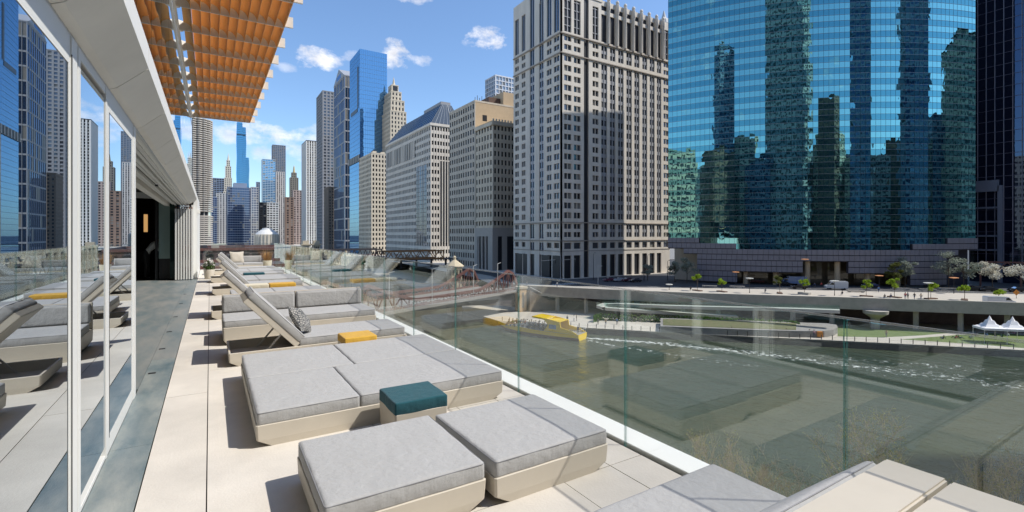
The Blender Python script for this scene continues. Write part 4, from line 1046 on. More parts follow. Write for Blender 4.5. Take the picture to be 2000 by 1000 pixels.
# north (river) face
nb = [(1028,1033.5,'p'),(1011.5,1017.5,'p'),(1067,1076,'p'),(1081,1091,'p'),(1035.5,1043,'v'),(1053,1061,'v')]
nb = sorted([(Un(b), Un(a), k) for a, b, k in [(1006,1013,'p'),(1019,1026,'p'),(1035,1043.5,'v'),(1053,1061.5,'v'),(1068,1077,'p'),(1082,1092,'p')]])
wallN = MB(); specN = MB(); prev = 0.0; rectsN = []
def nb_(mb, a, b, d0, d1, z0_, z1_): mb.box(-d1, a, zz(z0_), -d0, b, zz(z1_))
for ua, ub, k in nb:
    nb_(wallN, prev, ua, -.6, 0, ZS, 100); prev = ub
    if k == 'p':
        for rr, lo, hi in ((R17, LB2, HB2), (R2a, HB2, HB1), (R2b, LB1, LB2)):
            edges = [lo]+[v for p in rr for v in p]+[hi]
            for q in range(0, len(edges), 2): nb_(wallN, ua, ub, -.6, 0, edges[q], edges[q+1])
            for (z0_, z1_) in rr: c = (ua+ub)/2; rectsN += [(ua, c-.1, z0_, z1_), (c+.1, ub, z0_, z1_)]
        nb_(wallN, (ua+ub)/2-.1, (ua+ub)/2+.1, -.6, -.05, LB1, HB1)
        nb_(wallN, ua, ub, -.6, 0, -6.4, low[0]+.3); nb_(wallN, ua, ub, -.6, 0, low[1], LB1); nb_(wallN, ua, ub, -.6, 0, HB1, HB1+1)
        nb_(wallN, ua, ub, -.6, 0, 94, 100); nb_(specN, (ua+ub)/2-.1, (ua+ub)/2+.1, -.6, -.2, HB1+1, 94)
        rectsN.append((ua, ub, HB1+1, 94))
    else:
        nb_(wallN, ua, ub, -.6, -.1, LB1-1, LB1+.6); nb_(wallN, ua, ub, -.6, -.1, LB2-.6, LB2+.6); nb_(wallN, ua, ub, -.6, -.2, HB2-.5, HB2+.5); nb_(wallN, ua, ub, -.6, -.2, HB1-.5, HB1+.5); nb_(wallN, ua, ub, -.6, -.1, -6.4, -5)
        nb_(specN, (ua+ub)/2-.12, (ua+ub)/2+.12, -.6, -.15, -6, 100)
        for q in range(18): nb_(specN, ua, ub, -.6, -.35, LB2+3.6*q+2.4, LB2+3.6*q+3.6) if LB2+3.6*q < HB2-3 else None
        rectsN.append((ua, ub, -5, 100))
nb_(wallN, prev, Nd, -.6, 0, ZS, 100)
wallN.build('north_wall', m_stone, t); specN.build('mullion', MATS['pale_mullion'], t)
rest = MB(); [rest.box(.5, a, zz(z0_), .55, b, zz(z1_)) for a, b, z0_, z1_ in rectsN]; rest.build('window', m_winb, t, kind='stuff')
# belts, cornices
for z_, hgt, pr in ((HB1, .5, .45), (HB2, .5, .4), (LB2, .4, .35), (LB1, .4, .35), (-4.6, .25, .15)):
    MB().box(-pr, -pr, zz(z_)-hgt, Wd, -.002, zz(z_)).box(-pr, -.002, zz(z_)-hgt, -.002, Nd, zz(z_)).build('belt_course', mat('belt_stone', (.36,.31,.26), .8), t, bevel=.08)
for x0_, x1_ in ((-.05, U(1148)),):
    m_ = MB(); m_.box(-.02, -.02, zz(94), .55, .58, zz(124)); 
    for a, b in ((U(1116), U(1121)), (U(1134), U(1148))): m_.box(a, -.02, zz(94), b, .58, zz(124))
    m_.box(0, -.01, zz(118), U(1148), 16, zz(124)); m_.box(-.02, 14, zz(94), .55, 16, zz(124)); m_.build('corner_tower', m_stone, t)
for px in (1186.5, 1203.5, 1219, 1235, 1250.5, 1265.5, 1280, 1293):   # engaged columns with finials
    u = U(px)+.35
    MB().lathe([(.55, zz(HB1+.2)), (.55, zz(91.2)), (.75, zz(91.6)), (.78, zz(94.8)), (.5, zz(95.0)), (.72, zz(95.5)), (.66, zz(96.1)), (.3, zz(96.5))], 8, (u, -.35)).build('column', m_stone, t, ang=40)
MB().box(U(1150), -.25, zz(94), U(1176), 4, zz(97.5)).build('parapet_block', m_stone, t); MB().box(U(1176), .2, zz(94), Wd, 1, zz(95)).build('parapet', m_stone, t)
MB().box(U(1150), 6, zz(94), Wd-8, Nd-4, zz(95.5)).build('roof', m_span, t)
# entrance arch and street windows
for a, b in ((.6, 5.4), (7.2, 12.5), (23, 31)): MB().box(-.04, a, .1, -.001, b, zz(-6.5)).build('street_opening', m_core, t)
MB().box(1.5, -.64, .1, 10.5, -.602, zz(-6.7)).build('street_opening', m_core, t) if False else None

# ---- tan tower and its wing with a portico ----
def corner_tower(name, label, px_c, px_l, px_r, ytop, m, nbw, nbn, nf, X=112, **kw):
    Y = onX(px_c, X); Y2 = onX(px_l, X); d = Y2-Y; w = onY(px_r, Y)-X; z1 = zat(ytop, X, Y)
    return tower(name, label, X, Y, w, d, z1, m, kw.pop('mg', m_core), nbw, nbn, nf, **kw), Y, Y2, w, z1
tt, Y, Y2, w, z1 = corner_tower('tan_office_tower', 'tall tan office building with blank tan side wall and rooftop penthouse', 928, 879, 1020, 199, m_stone3, 8, 11, 20, pier=.42, span=.40, pd=.35, sd=.3, W=False)
gw = gridwall(tt, 'N', Y2-Y, 0, z1-ZS, 11, 20, m_stone3, .42, .4, .35, .3, name='wall_overlay') if False else None
rects = []
bw = (Y2-Y)/11; fh = (z1-ZS)/20
for j in range(20):
    for i in range(11): rects.append((i*bw+bw*.21, (i+1)*bw-bw*.21, j*fh+fh*.2, (j+1)*fh-fh*.2))
panes(tt, 'N', rects, m_win, 220)
MB().box(0, -.35, 0, w, -.01, z1-ZS).build('blank_side_wall', m_tanbrick, tt)
MB().box(4, -.40, z1-ZS-9, 6.5, -.352, z1-ZS-6).build('window', m_core, tt); MB().box(12, -.40, z1-ZS-14, 14, -.352, z1-ZS-12).build('window', m_core, tt)
MB().box(17, 1, z1-ZS+.9, w, 22, z1-ZS+8).build('penthouse', m_tanbrick, tt); MB().box(10, 4, z1-ZS+.9, 17, 22, z1-ZS+5).build('plant_room', mat('rust_louvres', (.12,.07,.05), .8), tt)
for k in range(7): MB().bar((1+k*1.3, 2, z1-ZS+.9), (1+k*1.3, 2, z1-ZS+3.0+(k % 2)), .2).build('roof_mast', m_dkst, tt)
wg, Yw, Yw2, ww, zw = corner_tower('classical_office_wing', 'lower limestone office block with a columned portico in front of the tan tower', 963, 930, 1030, 240, m_stone2, 10, 6, 17, pier=.48, span=.42, pd=.4, sd=.34)
hh = zw-ZS
rects = []
for j in range(3, 17):
    for i in range(6): b6 = (Yw2-Yw)/6; f6 = hh/17; rects.append((i*b6+b6*.24, (i+1)*b6-b6*.24, j*f6+f6*.21, (j+1)*f6-f6*.21))
panes(wg, 'N', rects, m_win, 100)
rects = []
for j in range(5, 17):
    for i in range(10): b6 = ww/10; f6 = hh/17; rects.append((i*b6+b6*.24, (i+1)*b6-b6*.24, j*f6+f6*.21, (j+1)*f6-f6*.21))
panes(wg, 'W', rects, m_win, 120)
zp = 4.7-ZS; dN = Yw2-Yw
m_grey_st = mat('grey_limestone', (.42,.38,.33), .8, var=.05, vscale=.4)
MB().box(-.75, -.75, zp-4, ww, -.42, zp).box(-.75, -.42, zp-4, -.42, dN, zp).box(-.75, -.75, 0, 2.2, -.42, zp-4).box(-.75, -.42, 0, -.42, 3.6, zp-4).box(-.75, dN-2.4, 0, -.42, dN, zp-4).build('portico_wall', m_grey_st, wg)
MB().box(-.45, 3.6, 0, -.41, dN-2.4, zp-4).box(2.2, -.45, 0, ww, -.41, zp-4).build('portico_recess', m_core, wg)
for k in range(3): MB().lathe([(.75, 0), (.6, .6), (.58, zp-4.8), (.75, zp-4.01)], 10, (-.55, 3.6+(dN-6)*(k+.6)/3)).build('column', m_grey_st, wg, ang=40)
for k in range(5): MB().box(4.5+k*8, -.8, 0, 7.2+k*8, -.46, zp-4.01).build('pier', m_grey_st, wg)
MB().box(-1.1, -1.1, hh-1.2, ww, -.41, hh+.9).box(-1.1, -.41, hh-1.2, -.41, dN, hh+.9).build('cornice', m_stone2, wg, bevel=.2)
for k in range(18): MB().box(-.5+k*1.6, -.9, hh+.9, .1+k*1.6, -.4, hh+1.9).build('baluster', m_stone2, wg)
MB().box(-.75, -.75, zp+3.2, ww, -.41, zp+3.8).box(-.75, -.41, zp+3.2, -.41, dN, zp+3.8).build('belt_course', m_stone2, wg)

# ---- mansard roofed block ----
e, Ye, Ye2, we, ze = corner_tower('mansard_office_block', 'broad grey stone office block with sloping blue glass mansard roof', 842, 755, 905, 243, m_stone, 12, 30, 19, pier=.34, span=.45, pd=.5, sd=.42, mg=m_win)
he = ze-ZS; de = Ye2-Ye
m_mans = mirror_mat('roof_glass', (.50,.58,.68), (.07,.085,.105), ior=1.8, boost=.0)
base_ = [(0, 0), (we, 0), (we, de), (0, de)]; top_ = [(9, 5), (we-6, 5), (we-6, de-12), (9, de-12)]
MB().prism(base_, he+.9, he+14.5, top=top_).build('mansard_roof', m_mans, e)
mb = MB()
for k in range(22): f = k/21; mb.bar((0, de*f, he+.95), (9, 5+(de-17)*f, he+14.55), .22)
for k in range(9): f = k/8; mb.bar((we*f, 0, he+.95), (9+(we-15)*f, 5, he+14.55), .22)
mb.build('roof_rib', mat('pale_roof_rib', (.35,.37,.39), .5), e)
MB().box(9, 6, he+14.6, we-6, 34, he+16.5).build('roof_cap', m_span, e)
MB().box(-.9, -.9, he-.6, we, -.51, he+.9).box(-.9, -.51, he-.6, -.51, de, he+.9).build('cornice', m_stone, e)
# tall glazed strips
MB().box(-.47, de*.07, 10, -.44, de*.27, he*.72).build('glazed_strip', m_win, e); MB().box(we*.26, -.47, 12, we*.62, -.44, he*.74).build('glazed_strip', m_win, e)
mb = MB()
for k in range(24): mb.box(-.56, de*.07, 12+k*2.6, -.475, de*.27, 12.2+k*2.6) if 12+k*2.6 < he*.71 else None
for k in range(9): mb.box(-.56, de*(.07+.025*k), 10, -.475, de*(.07+.025*k)+.18, he*.72)
mb.build('strip_mullion', m_dkst, e)
MB().box(-.6, de*.28, he*.74, -.51, de, he*.745).box(-.6, 0, 8, -.51, de, 8.8).build('belt_course', m_stone, e)
mb = MB(); [mb.box(-.95, de*(.30+.7*k/18), he*.80, -.51, de*(.30+.7*k/18)+1.0, he*.93) for k in range(18)]; mb.build('pilaster', m_stone, e)
MB().box(-.48, de*.29, he*.80, -.45, de*.995, he*.93).build('loggia_recess', m_core, e)

# ---- stepped deco tower, two masses ----
lw, Yl, Yl2, wl, zl = corner_tower('stepped_wing', 'lower sunlit limestone wing with paired windows in front of the stepped tower', 726, 702, 768, 300, m_stone2, 7, 9, 22, pier=.5, span=.42, pd=.4, sd=.36)
rects = []; b7 = wl/7; f7 = (zl-ZS)/22
for j in range(22):
    for i in range(7): rects.append((i*b7+b7*.25, (i+1)*b7-b7*.25, j*f7+f7*.21, (j+1)*f7-f7*.21))
panes(lw, 'W', rects, m_win, 160)
for k in range(3): MB().box(1+k*7, .5, zl-ZS+.9, 4+k*7, 4, zl-ZS+2.4-k*.3).build('parapet_step', m_stone2, lw)
def stacked(name, label, X, Y, steps, m, z0=ZS, cat='building', fh=3.7, bw=3.0, pier=.5, span=.42, mg=None, pd=.35):
    """steps: list of (inset_x, inset_y, w, d, z1)"""
    t = thing(name, label, cat, (X, Y, z0)); zb = 0
    for i, (ix, iy, w, d, z1) in enumerate(steps):
        h1 = z1-z0
        MB().box(ix, iy, zb, ix+w, iy+d, h1-.05).build('core', mg or m_core, t)
        nf = max(1, round((h1-zb)/fh)); 
        for face, L in (('W', w), ('N', d)):
            mb = MB(); nbx = max(1, round(L/bw)); bwx = L/nbx; fhx = (h1-zb)/nf
            for q in range(nbx+1):
                a = max(0, q*bwx-bwx*pier/2); b = min(L, q*bwx+bwx*pier/2)
                if face == 'W': mb.box(ix+a, iy-pd, zb, ix+b, iy, h1)
                else: mb.box(ix-pd, iy+a, zb, ix, iy+b, h1)
            for q in range(nf+1):
                a = max(zb, zb+q*fhx-fhx*span/2); b = min(h1, zb+q*fhx+fhx*span/2)
                if face == 'W': mb.box(ix, iy-pd*.75, a, ix+L, iy, b)
                else: mb.box(ix-pd*.75, iy, a, ix, iy+L, b)
            mb.build('wall', m, t)
        MB().box(ix-pd, iy-pd, zb, ix, iy, h1).box(ix-pd-.1, iy-pd-.1, h1, ix+w, iy+d, h1+.8).build('setback_cornice', m, t); zb = h1+.8
    return t, zb
Ys = onX(763, 132)
st, zb = stacked('stepped_tower', 'stepped limestone art deco tower with pointed finial beside the blue glass tower', 132, Ys, [(0, 0, 14, 40, 108), (1, 2, 12, 32, 118), (2, 4, 9, 20, 126), (3, 6, 6, 9, 132)], m_stone2, pier=.55)
MB().lathe([(2.2, zb), (1.2, zb+2), (.9, zb+4), (.1, zb+8)], 8, (6, 10)).build('finial', m_stone2, st)
MB().box(4, 5.5, zb-6, 8, 5.62, zb-1).build('dark_niche', m_core, st)

# ---- blue glass tower ----
m_blue = mirror_mat('blue_tower_glass', (.42,.72,1.0), (.03,.10,.20), ior=3.2, boost=.20, wav=.004, wscale=.4)
Yg, Yg2 = onX(703, 112), onX(683, 112); wgx = onY(756, Yg)-112; zg = zat(95, 112, Yg)
g = thing('blue_glass_tower', 'bright blue mirror glass tower with flat top behind the stepped tower', 'building', (112, Yg, ZS)); hg = zg-ZS; dg = Yg2-Yg
MB().box(0, 0, 0, wgx, dg, hg).build('glass_wall', m_blue, g)
mb = MB(); n = int(hg/3.9)
for k in range(n): mb.box(-.07, -.07, k*3.9, wgx, -.001, k*3.9+.22); mb.box(-.07, -.001, k*3.9, -.001, dg, k*3.9+.22)
for k in range(15): mb.box(wgx*k/15, -.10, 0, wgx*k/15+.10, -.072, hg)
for k in range(16): mb.box(-.10, dg*k/16, 0, -.072, dg*k/16+.10, hg)
mb.build('mullion', mat('blue_mullion', (.10,.22,.38), .4), g)
zo = zat(215, 112, Yg)-ZS; MB().box(-.2, dg*.22, zo, -.101, dg*.86, zo+3.5).box(-.2, dg*.14, zo+3.5, -.101, dg*.24, hg-14).build('dark_frame', m_core, g)
zo = zat(308, 112, Yg)-ZS; MB().box(-.6, -.1, zo-3, -.101, dg, zo+3).build('mechanical_band', m_core, g)
mb = MB(); [mb.box(-.9, dg*k/6, zo-3, -.601, dg*k/6+1.2, zo+3) for k in range(7)]; mb.build('band_pier', mat('pale_pier', (.5,.47,.42), .7), g)

# ---- pedimented glass tower ----
m_h = mirror_mat('slate_glass', (.45,.6,.85), (.02,.035,.06), ior=2.4, boost=.06, wav=.004, wscale=.4)
hT, Yh, Yh2, wh, zh = corner_tower('pediment_tower', 'dark blue glass tower with grey stone grid and a triangular pediment on top', 674, 653, 700, 148, mat('slate_stone', (.30,.31,.33), .6), 5, 9, 16, pier=.12, span=.12, pd=.4, sd=.25, mg=m_h)
hz = zh-ZS; dh = Yh2-Yh; mb = MB(); n = 3
mb.v = [(-.8, 0, hz+.9), (-.8, dh, hz+.9), (-.8, dh*.5, hz+13), (wh, 0, hz+.9), (wh, dh, hz+.9), (wh, dh*.5, hz+13)]
mb.f = [(0, 1, 2), (5, 4, 3), (0, 3, 4, 1), (1, 4, 5, 2), (2, 5, 3, 0)]; mb.m = [0]*5; mb.build('pediment', MATS['slate_stone'], hT)
MB().box(-.85, dh*.3, hz+2.2, -.81, dh*.7, hz+6.5).build('pediment_glass', m_h, hT)
tower('grid_tower', 'tall dark grid fronted tower left of the pedimented one', 112, onX(631, 112), 40, onX(619, 112)-onX(631, 112), zat(178, 112, onX(631, 112)), mat('grey_granite', (.25,.25,.26), .7), m_core, 10, 10, 50, pier=.38, span=.38, pd=.7, sd=.6)
x, y = wd(645, 560); tower('narrow_brown_block', 'narrow brown block at the foot of the dark grid tower', 108, onX(642, 108), 14, 22, zat(366, 108, onX(642, 108)), mat('brown_stone', (.21,.17,.135), .85), m_core, 5, 7, 22, pier=.5, span=.45)
tower('striped_tower', 'white tower with dark vertical window stripes', 112, onX(599, 112), 40, onX(590, 112)-onX(599, 112), zat(275, 112, onX(599, 112)), mat('white_marble', (.70,.68,.64), .7), m_core, 13, 12, 42, pier=.52, span=.22, pd=.8, sd=.15, roof=m_core)

def far_tower(name, label, px0, px1, ytop, dpt, m, mg, fh=3.8, bw=5, pier=.35, span=.4, side=None, z0=ZS, pd=.6, **kw):
    """tower whose west face spans px0..px1 at the given distance"""
    xa, ya = wd(px0, dpt); w = onY(px1, ya)-xa; z1 = H+(458-ytop)*dpt/F; d = side or w*.8
    nf = max(3, round((z1-z0)/fh)); nbw = max(2, round(w/bw)); nbn = max(2, round(d/bw))
    return tower(name, label, xa, ya, w, d, z1, m, mg, nbw, nbn, nf, pier, span, pd, pd*.8, z0=z0, **kw), xa, ya, w, z1
m_dblue = mirror_mat('deep_blue_glass', (.45,.6,.95), (.025,.05,.12), ior=2.0, boost=.04)
m_bm = mat('blue_grey_frame', (.22,.27,.36), .6); m_lg = mat('light_grey_frame', (.46,.45,.44), .7); m_cr = mat('cream_stone', (.58,.53,.44), .8); m_brn = mat('brown_brick', (.24,.16,.12), .85)
t_, xa, ya, w_, z_ = far_tower('blue_office_slab', 'broad dark blue office slab with fine horizontal bands in the distance', 445, 491, 366, 760, m_bm, m_dblue, span=.30, pier=.10, bw=3.4, side=60)
t3 = far_tower('slab_end', 'x', 491, 505, 366, 758, m_lg, m_dblue, span=.35, pier=.3, bw=3)[0]; t3['label'] = 'pale banded narrow end block joined to the blue office slab'; t3.name = 'banded_end_block'
MB().box(8, 3, z_-ZS+.9, w_-6, 30, z_-ZS+8).build('plant_room', m_bm, t_)
# slender twisted blue tower
xa, ya = wd(462, 1350); t = thing('slender_blue_tower', 'very tall slender blue glass tower under the canopy corner', 'building', (xa, ya, ZS))
m_sreg = mirror_mat('cyan_glass', (.35,.68,1.0), (.03,.16,.30), ior=2.6, boost=.12)
pp = 1350/F
for k, (a, b, yt) in enumerate(((0, 10, 238), (9.5, 16, 246), (15.5, 21.5, 305))):
    m_ = MB(); z1 = (458-yt)*pp+H-ZS; segs = 7
    for s in range(segs):
        za, zb2 = z1*s/segs, z1*(s+1)/segs; i0, i1 = (1.4 if s % 2 else 0), (0 if s % 2 else 1.4)
        m_.prism([(a*pp+i0, k*6, 0)[:2], (b*pp-i0+1.4, k*6), (b*pp-i0+1.4, 28), (a*pp+i0, 28)], za, zb2, top=[(a*pp+i1, k*6), (b*pp-i1+1.4, k*6), (b*pp-i1+1.4, 28), (a*pp+i1, 28)])
    m_.build('glass_stem', m_sreg, t)
    lb = MB(); [lb.box(a*pp-.2, k*6-.5, z1*q/62, b*pp+1.6, k*6-.05, z1*q/62+.9) for q in range(1, 62)]; lb.build('floor_band', mat('deep_cyan_band', (.04,.16,.28), .5), t)
MB().box(0, -.8, z1, 16*pp, -.6, z1+.1) if False else None
MB().box(.2, -.7, (458-262)*pp-ZS, 15.6*pp, -.3, (458-266)*pp-ZS+8).build('dark_floor', m_core, t)
# cream clock tower style spire and its lower block
xa, ya = wd(424, 900); q = 900/F
t, zb = stacked('cream_spire_tower', 'slim cream tower with stepped spire above a grey block in the far skyline', *wd(437, 905), [(0, 0, 16*q, 16*q, (458-372)*q), (1.2*q, 1.5*q, 13*q, 13*q, (458-345)*q), (3*q, 3.5*q, 10*q, 10*q, (458-322)*q), (5*q, 5*q, 6*q, 6*q, (458-310)*q)], m_cr, pier=.45, bw=3.2)
MB().lathe([(2.2*q, zb), (1.6*q, zb+4), (.1, zb+14)], 8, (8*q, 8*q)).build('spire', m_cr, t)
far_tower('grey_masonry_block', 'grey masonry block below the cream spire tower', 423, 445, 378, 890, m_lg, m_core, span=.3, pier=.55, bw=5)
far_tower('dark_glass_block', 'low dark glass block behind the cream spire tower', 413, 438, 348, 1000, m_bm, m_core, span=.3, pier=.15)
far_tower('teal_glass_block', 'small teal glass block right of the corncob tower', 413, 424, 386, 860, m_bm, m_dblue, span=.3, pier=.12)
far_tower('dark_far_tower', 'thin dark tower just behind the blue office slab', 501, 508, 356, 1000, m_bm, m_core, span=.4, pier=.3)
far_tower('sky_blue_tower', 'light blue glass tower with a pale banded lower face in the far skyline', 513, 538, 311, 1060, mat('powder_blue_frame', (.40,.50,.58), .6), m_sreg, span=.34, pier=.14)
far_tower('dark_twin_tower', 'dark bronze tower with flat top behind the light blue tower', 533, 558, 283, 1150, mat('bronze_frame', (.20,.20,.22), .6), m_core, span=.3, pier=.3)
far_tower('cream_ribbed_tower', 'pale ribbed concrete tower in front of the dark bronze tower', 540, 556, 336, 960, mat('pale_rib', (.56,.50,.45), .8), m_core, span=.12, pier=.55, bw=4)
far_tower('white_grid_block', 'white chequered low block behind the round pavilion', 521, 544, 396, 800, mat('white_grid', (.62,.62,.60), .7), m_core, span=.45, pier=.3, bw=4)
far_tower('black_side_block', 'dark slab immediately left of the white chequered block', 507, 521, 396, 790, m_core, m_core, span=.4, pier=.3)
t, zb = stacked('deco_spire_tower', 'dark green and bronze art deco tower with pointed top in the far skyline', *wd(566, 860), [(0, 0, 16, 16, (458-385)*.91), (1.5, 1.5, 13, 13, (458-345)*.91), (4, 4, 8, 8, (458-335)*.91)], mat('olive_bronze', (.22,.20,.16), .7), pier=.5, bw=3)
MB().lathe([(2.4, zb), (1.6, zb+6), (1.2, zb+10), (.1, zb+14)], 8, (8, 8)).build('spire', mat('gilded', (.5,.40,.2), .5), t)
far_tower('brown_far_block', 'reddish brown block below the art deco spire', 558, 574, 386, 780, m_brn, m_core, pier=.5)
far_tower('pinkish_far_block', 'pinkish stone block left of the white striped tower', 573, 590, 372, 820, mat('pinkish_stone', (.40,.31,.27), .8), m_core, pier=.5)
far_tower('lattice_tower', 'white latticed tower peeking above the tan office tower', 968, 1010, 148, 420, mat('white_lattice', (.66,.66,.68), .6), mirror_mat('pale_glass', (.8,.9,1), (.25,.30,.36), ior=2), pier=.18, span=.22, bw=3.2)
x, y = wd(1297, 330); t = thing('domed_top', 'grey domed building top between the granite tower and the green glass tower', 'building', (x, y, ZS))
hh = H+(458-42)*330/F-ZS; MB().box(-4, -4, 0, 9, 9, hh-5).build('wall', m_lg, t); MB().lathe([(5, hh-5), (5, hh-2), (3.8, hh+1), (1.6, hh+3), (.2, hh+8)], 12, (1, 1)).build('dome', m_lg, t)
# round pavilion
x, y = wd(521.5, 430); q = 430/F; t = thing('round_pavilion', 'white round pavilion with domed ribbed roof at the end of the river', 'pavilion', (x, y, ZS)); r = 21*q; zt = lambda yy: H+(458-yy)*q-ZS
MB().lathe([(r*.98, 0), (r, zt(471)), (r*1.0, zt(458)), (r*.95, zt(457))], 20).build('drum', m_cr, t, ang=25)
MB().lathe([(r*.98, zt(457.5)), (r*.75, zt(452.5)), (r*.5, zt(449)), (r*.42, zt(448.5)), (r*.4, zt(446)), (r*.1, zt(445))], 20).build('dome_roof', mat('white_roof', (.66,.64,.60), .7), t)
mb = MB(); [mb.box(r*1.005*math.cos(a)-.4, r*1.005*math.sin(a)-.4, 0, r*1.005*math.cos(a)+.4, r*1.005*math.sin(a)+.4, zt(458)) for a in [i*math.pi/12 for i in range(24)]]; mb.build('pilaster', m_cr, t)
# corncob tower
xc, yc = wd(384, 700); t = thing('corncob_tower', 'round concrete tower with scalloped balconies at the far left under the canopy', 'building', (xc, yc, -14))
m_cc = mat('corncob_concrete', (.46,.42,.37), .85)
MB().lathe([(14.5, 0), (14.5, 180)], 24).build('core', m_core, t, ang=30)
def lobes(mb, r, z0_, z1_, n=16, amp=2.2):
    P_ = []
    for i in range(n*4): a = 2*math.pi*i/(n*4); rr = r+amp*abs(math.sin(a*n/2)); P_.append((rr*math.cos(a), rr*math.sin(a)))
    mb.prism(P_, z0_, z1_)
mb = MB()
for k in range(14, 58): lobes(mb, 18.2, k*3.05+6, k*3.05+7.35)
mb.build('balcony_ring', m_cc, t)
mb = MB(); [mb.lathe([(20, k*2.9+.5), (20, k*2.9+2.0)], 28) for k in range(15)]; mb.build('parking_ring', m_cc, t, ang=20)
mb = MB()
for i in range(16): a = 2*math.pi*(i+.5)/16; mb.box(17*math.cos(a)-.5, 17*math.sin(a)-.5, 0, 17*math.cos(a)+.5, 17*math.sin(a)+.5, 180)
mb.build('column', m_cc, t)

# ---- right hand dark tower ----
Xc = 235; Yc0 = 30; Yc1 = onX(1893, Xc)
m_navy = mirror_mat('navy_glass', (.42,.62,1.0), (.008,.010,.022), ior=1.9, boost=.03, wav=.004, wscale=.5)
t = thing('navy_glass_tower', 'dark navy glass tower with thin pale mullions at the right edge', 'building', (Xc, Yc0, ZS)); dl = Yc1-Yc0
MB().box(0, 0, 0, 30, dl, 160).build('glass_wall', m_navy, t)
mb = MB(); [mb.box(-.35, dl-k*2.25-.16, 6, -.002, dl-k*2.25, 160) for k in range(int(dl/2.25))]; mb.build('mullion', mat('lilac_grey_mullion', (.30,.29,.34), .5), t)
mb = MB(); [mb.box(-.12, 0, 6+k*3.9, -.001, dl, 6.15+k*3.9) for k in range(40)]; mb.build('floor_line', mat('dim_mullion', (.13,.12,.17), .5), t)
mb = MB(); mb.box(-.5, 0, 104, -.36, dl, 108); mb.build('grey_band', mat('grey_band', (.14,.14,.155), .6), t)
mb = MB(); mb.box(-1.2, dl-8.9, 0, -.36, dl-7.7, 34); mb.box(-1.2, dl-8, 32, -.36, dl, 36)
for k in range(4): mb.box(-.9, dl-7.7, 11+k*5, -.36, dl, 11.6+k*5)
mb.build('base_frame', mat('blue_grey_metal', (.20,.22,.28), .5), t)

# ---- curved green glass tower ----
CXc, CYc, RC = 247.0, 164.0, 115.0
gt = thing('green_glass_tower', 'huge curved green and blue mirror glass tower on a grey banded granite base', 'building', (CXc, CYc, ZS)); 
def ap(h, r, z): return (-math.cos(R(h))*r, math.sin(R(h))*r, z)
def h_of(px):
    best = None
    for i in range(0, 1200):
        h = -18-i*.05; x = CXc-math.cos(R(h))*RC; y = CYc+math.sin(R(h))*RC
        p = 1000+F*(x*C32-y*S32)/(x*S32+y*C32)
        if best is None or abs(p-px) < best[0]: best = (abs(p-px), h)
    return best[1]
HL, HR = h_of(1305), -73.0
def arcbox(mb, h0, h1, r0, r1, z0, z1, n=1, mi=0):
    for i in range(n):
        a, b = h0+(h1-h0)*i/n, h0+(h1-h0)*(i+1)/n; k = len(mb.v)
        mb.v += [ap(a, r0, z0), ap(b, r0, z0), ap(b, r1, z0), ap(a, r1, z0), ap(a, r0, z1), ap(b, r0, z1), ap(b, r1, z1), ap(a, r1, z1)]
        for f in ((0,1,2,3),(7,6,5,4),(4,5,1,0),(5,6,2,1),(6,7,3,2),(7,4,0,3)): mb.f.append(tuple(k+q for q in f)); mb.m.append(mi)
zq = lambda z: z-ZS
outl = [ap(HL+(HR-HL)*i/24, RC-.7, 0)[:2] for i in range(25)]+[(236-CXc, 78-CYc), (178-CXc, 122-CYc)]
MB().prism(outl[::-1], zq(-3.5), zq(100)).build('core', m_core, gt)  # unseen back and lowered top shaped for the shadow on the granite tower
NCOL = 64; RH = 1.9; zG = -3.4
g_lo = dict(wav=.012, wscale=.55, wsc=(1, 1, .5))
m_g1 = mirror_mat('green_window_glass', (.36,.80,.79), (.012,.058,.056), ior=3.0, boost=.42, **g_lo)
m_g2 = mirror_mat('green_spandrel_glass', (.17,.50,.57), (.008,.042,.048), ior=3.0, boost=.42, **g_lo)
steps_px = [(1305, 1366, 2), (1366, 1438, 1), (1438, 1780, 0), (1780, 1848, 1), (1848, 1900, 2)]
hs = {p: h_of(p) for p in (1305, 1366, 1438, 1780, 1848, 1336, 1362, 1567, 1655, 1820, 1440, 1775, 1870, 1845, 1868, 1457, 1517, 1580, 1640, 1700, 1760)}; hs[1900] = HR
def nlow(h):
    for a, b, n in steps_px:
        if hs[b] <= h <= hs[a]: return n
    return 2
rnd = random.Random(5); stuff = MB(); NR_ = 54; cnt = 0
dh_ = (HR-HL)/NCOL
def pane_verts(h0, h1, z0, z1, tilt, yaw):
    zc = (z0+z1)/2; hc = (h0+h1)/2; out = []
    for h, z in ((h0, z0), (h1, z0), (h1, z1), (h0, z1)):
        r = RC+tilt*(z-zc)+yaw*(h-hc)*RC*math.pi/180
        out.append(ap(h, r, z))
    return out
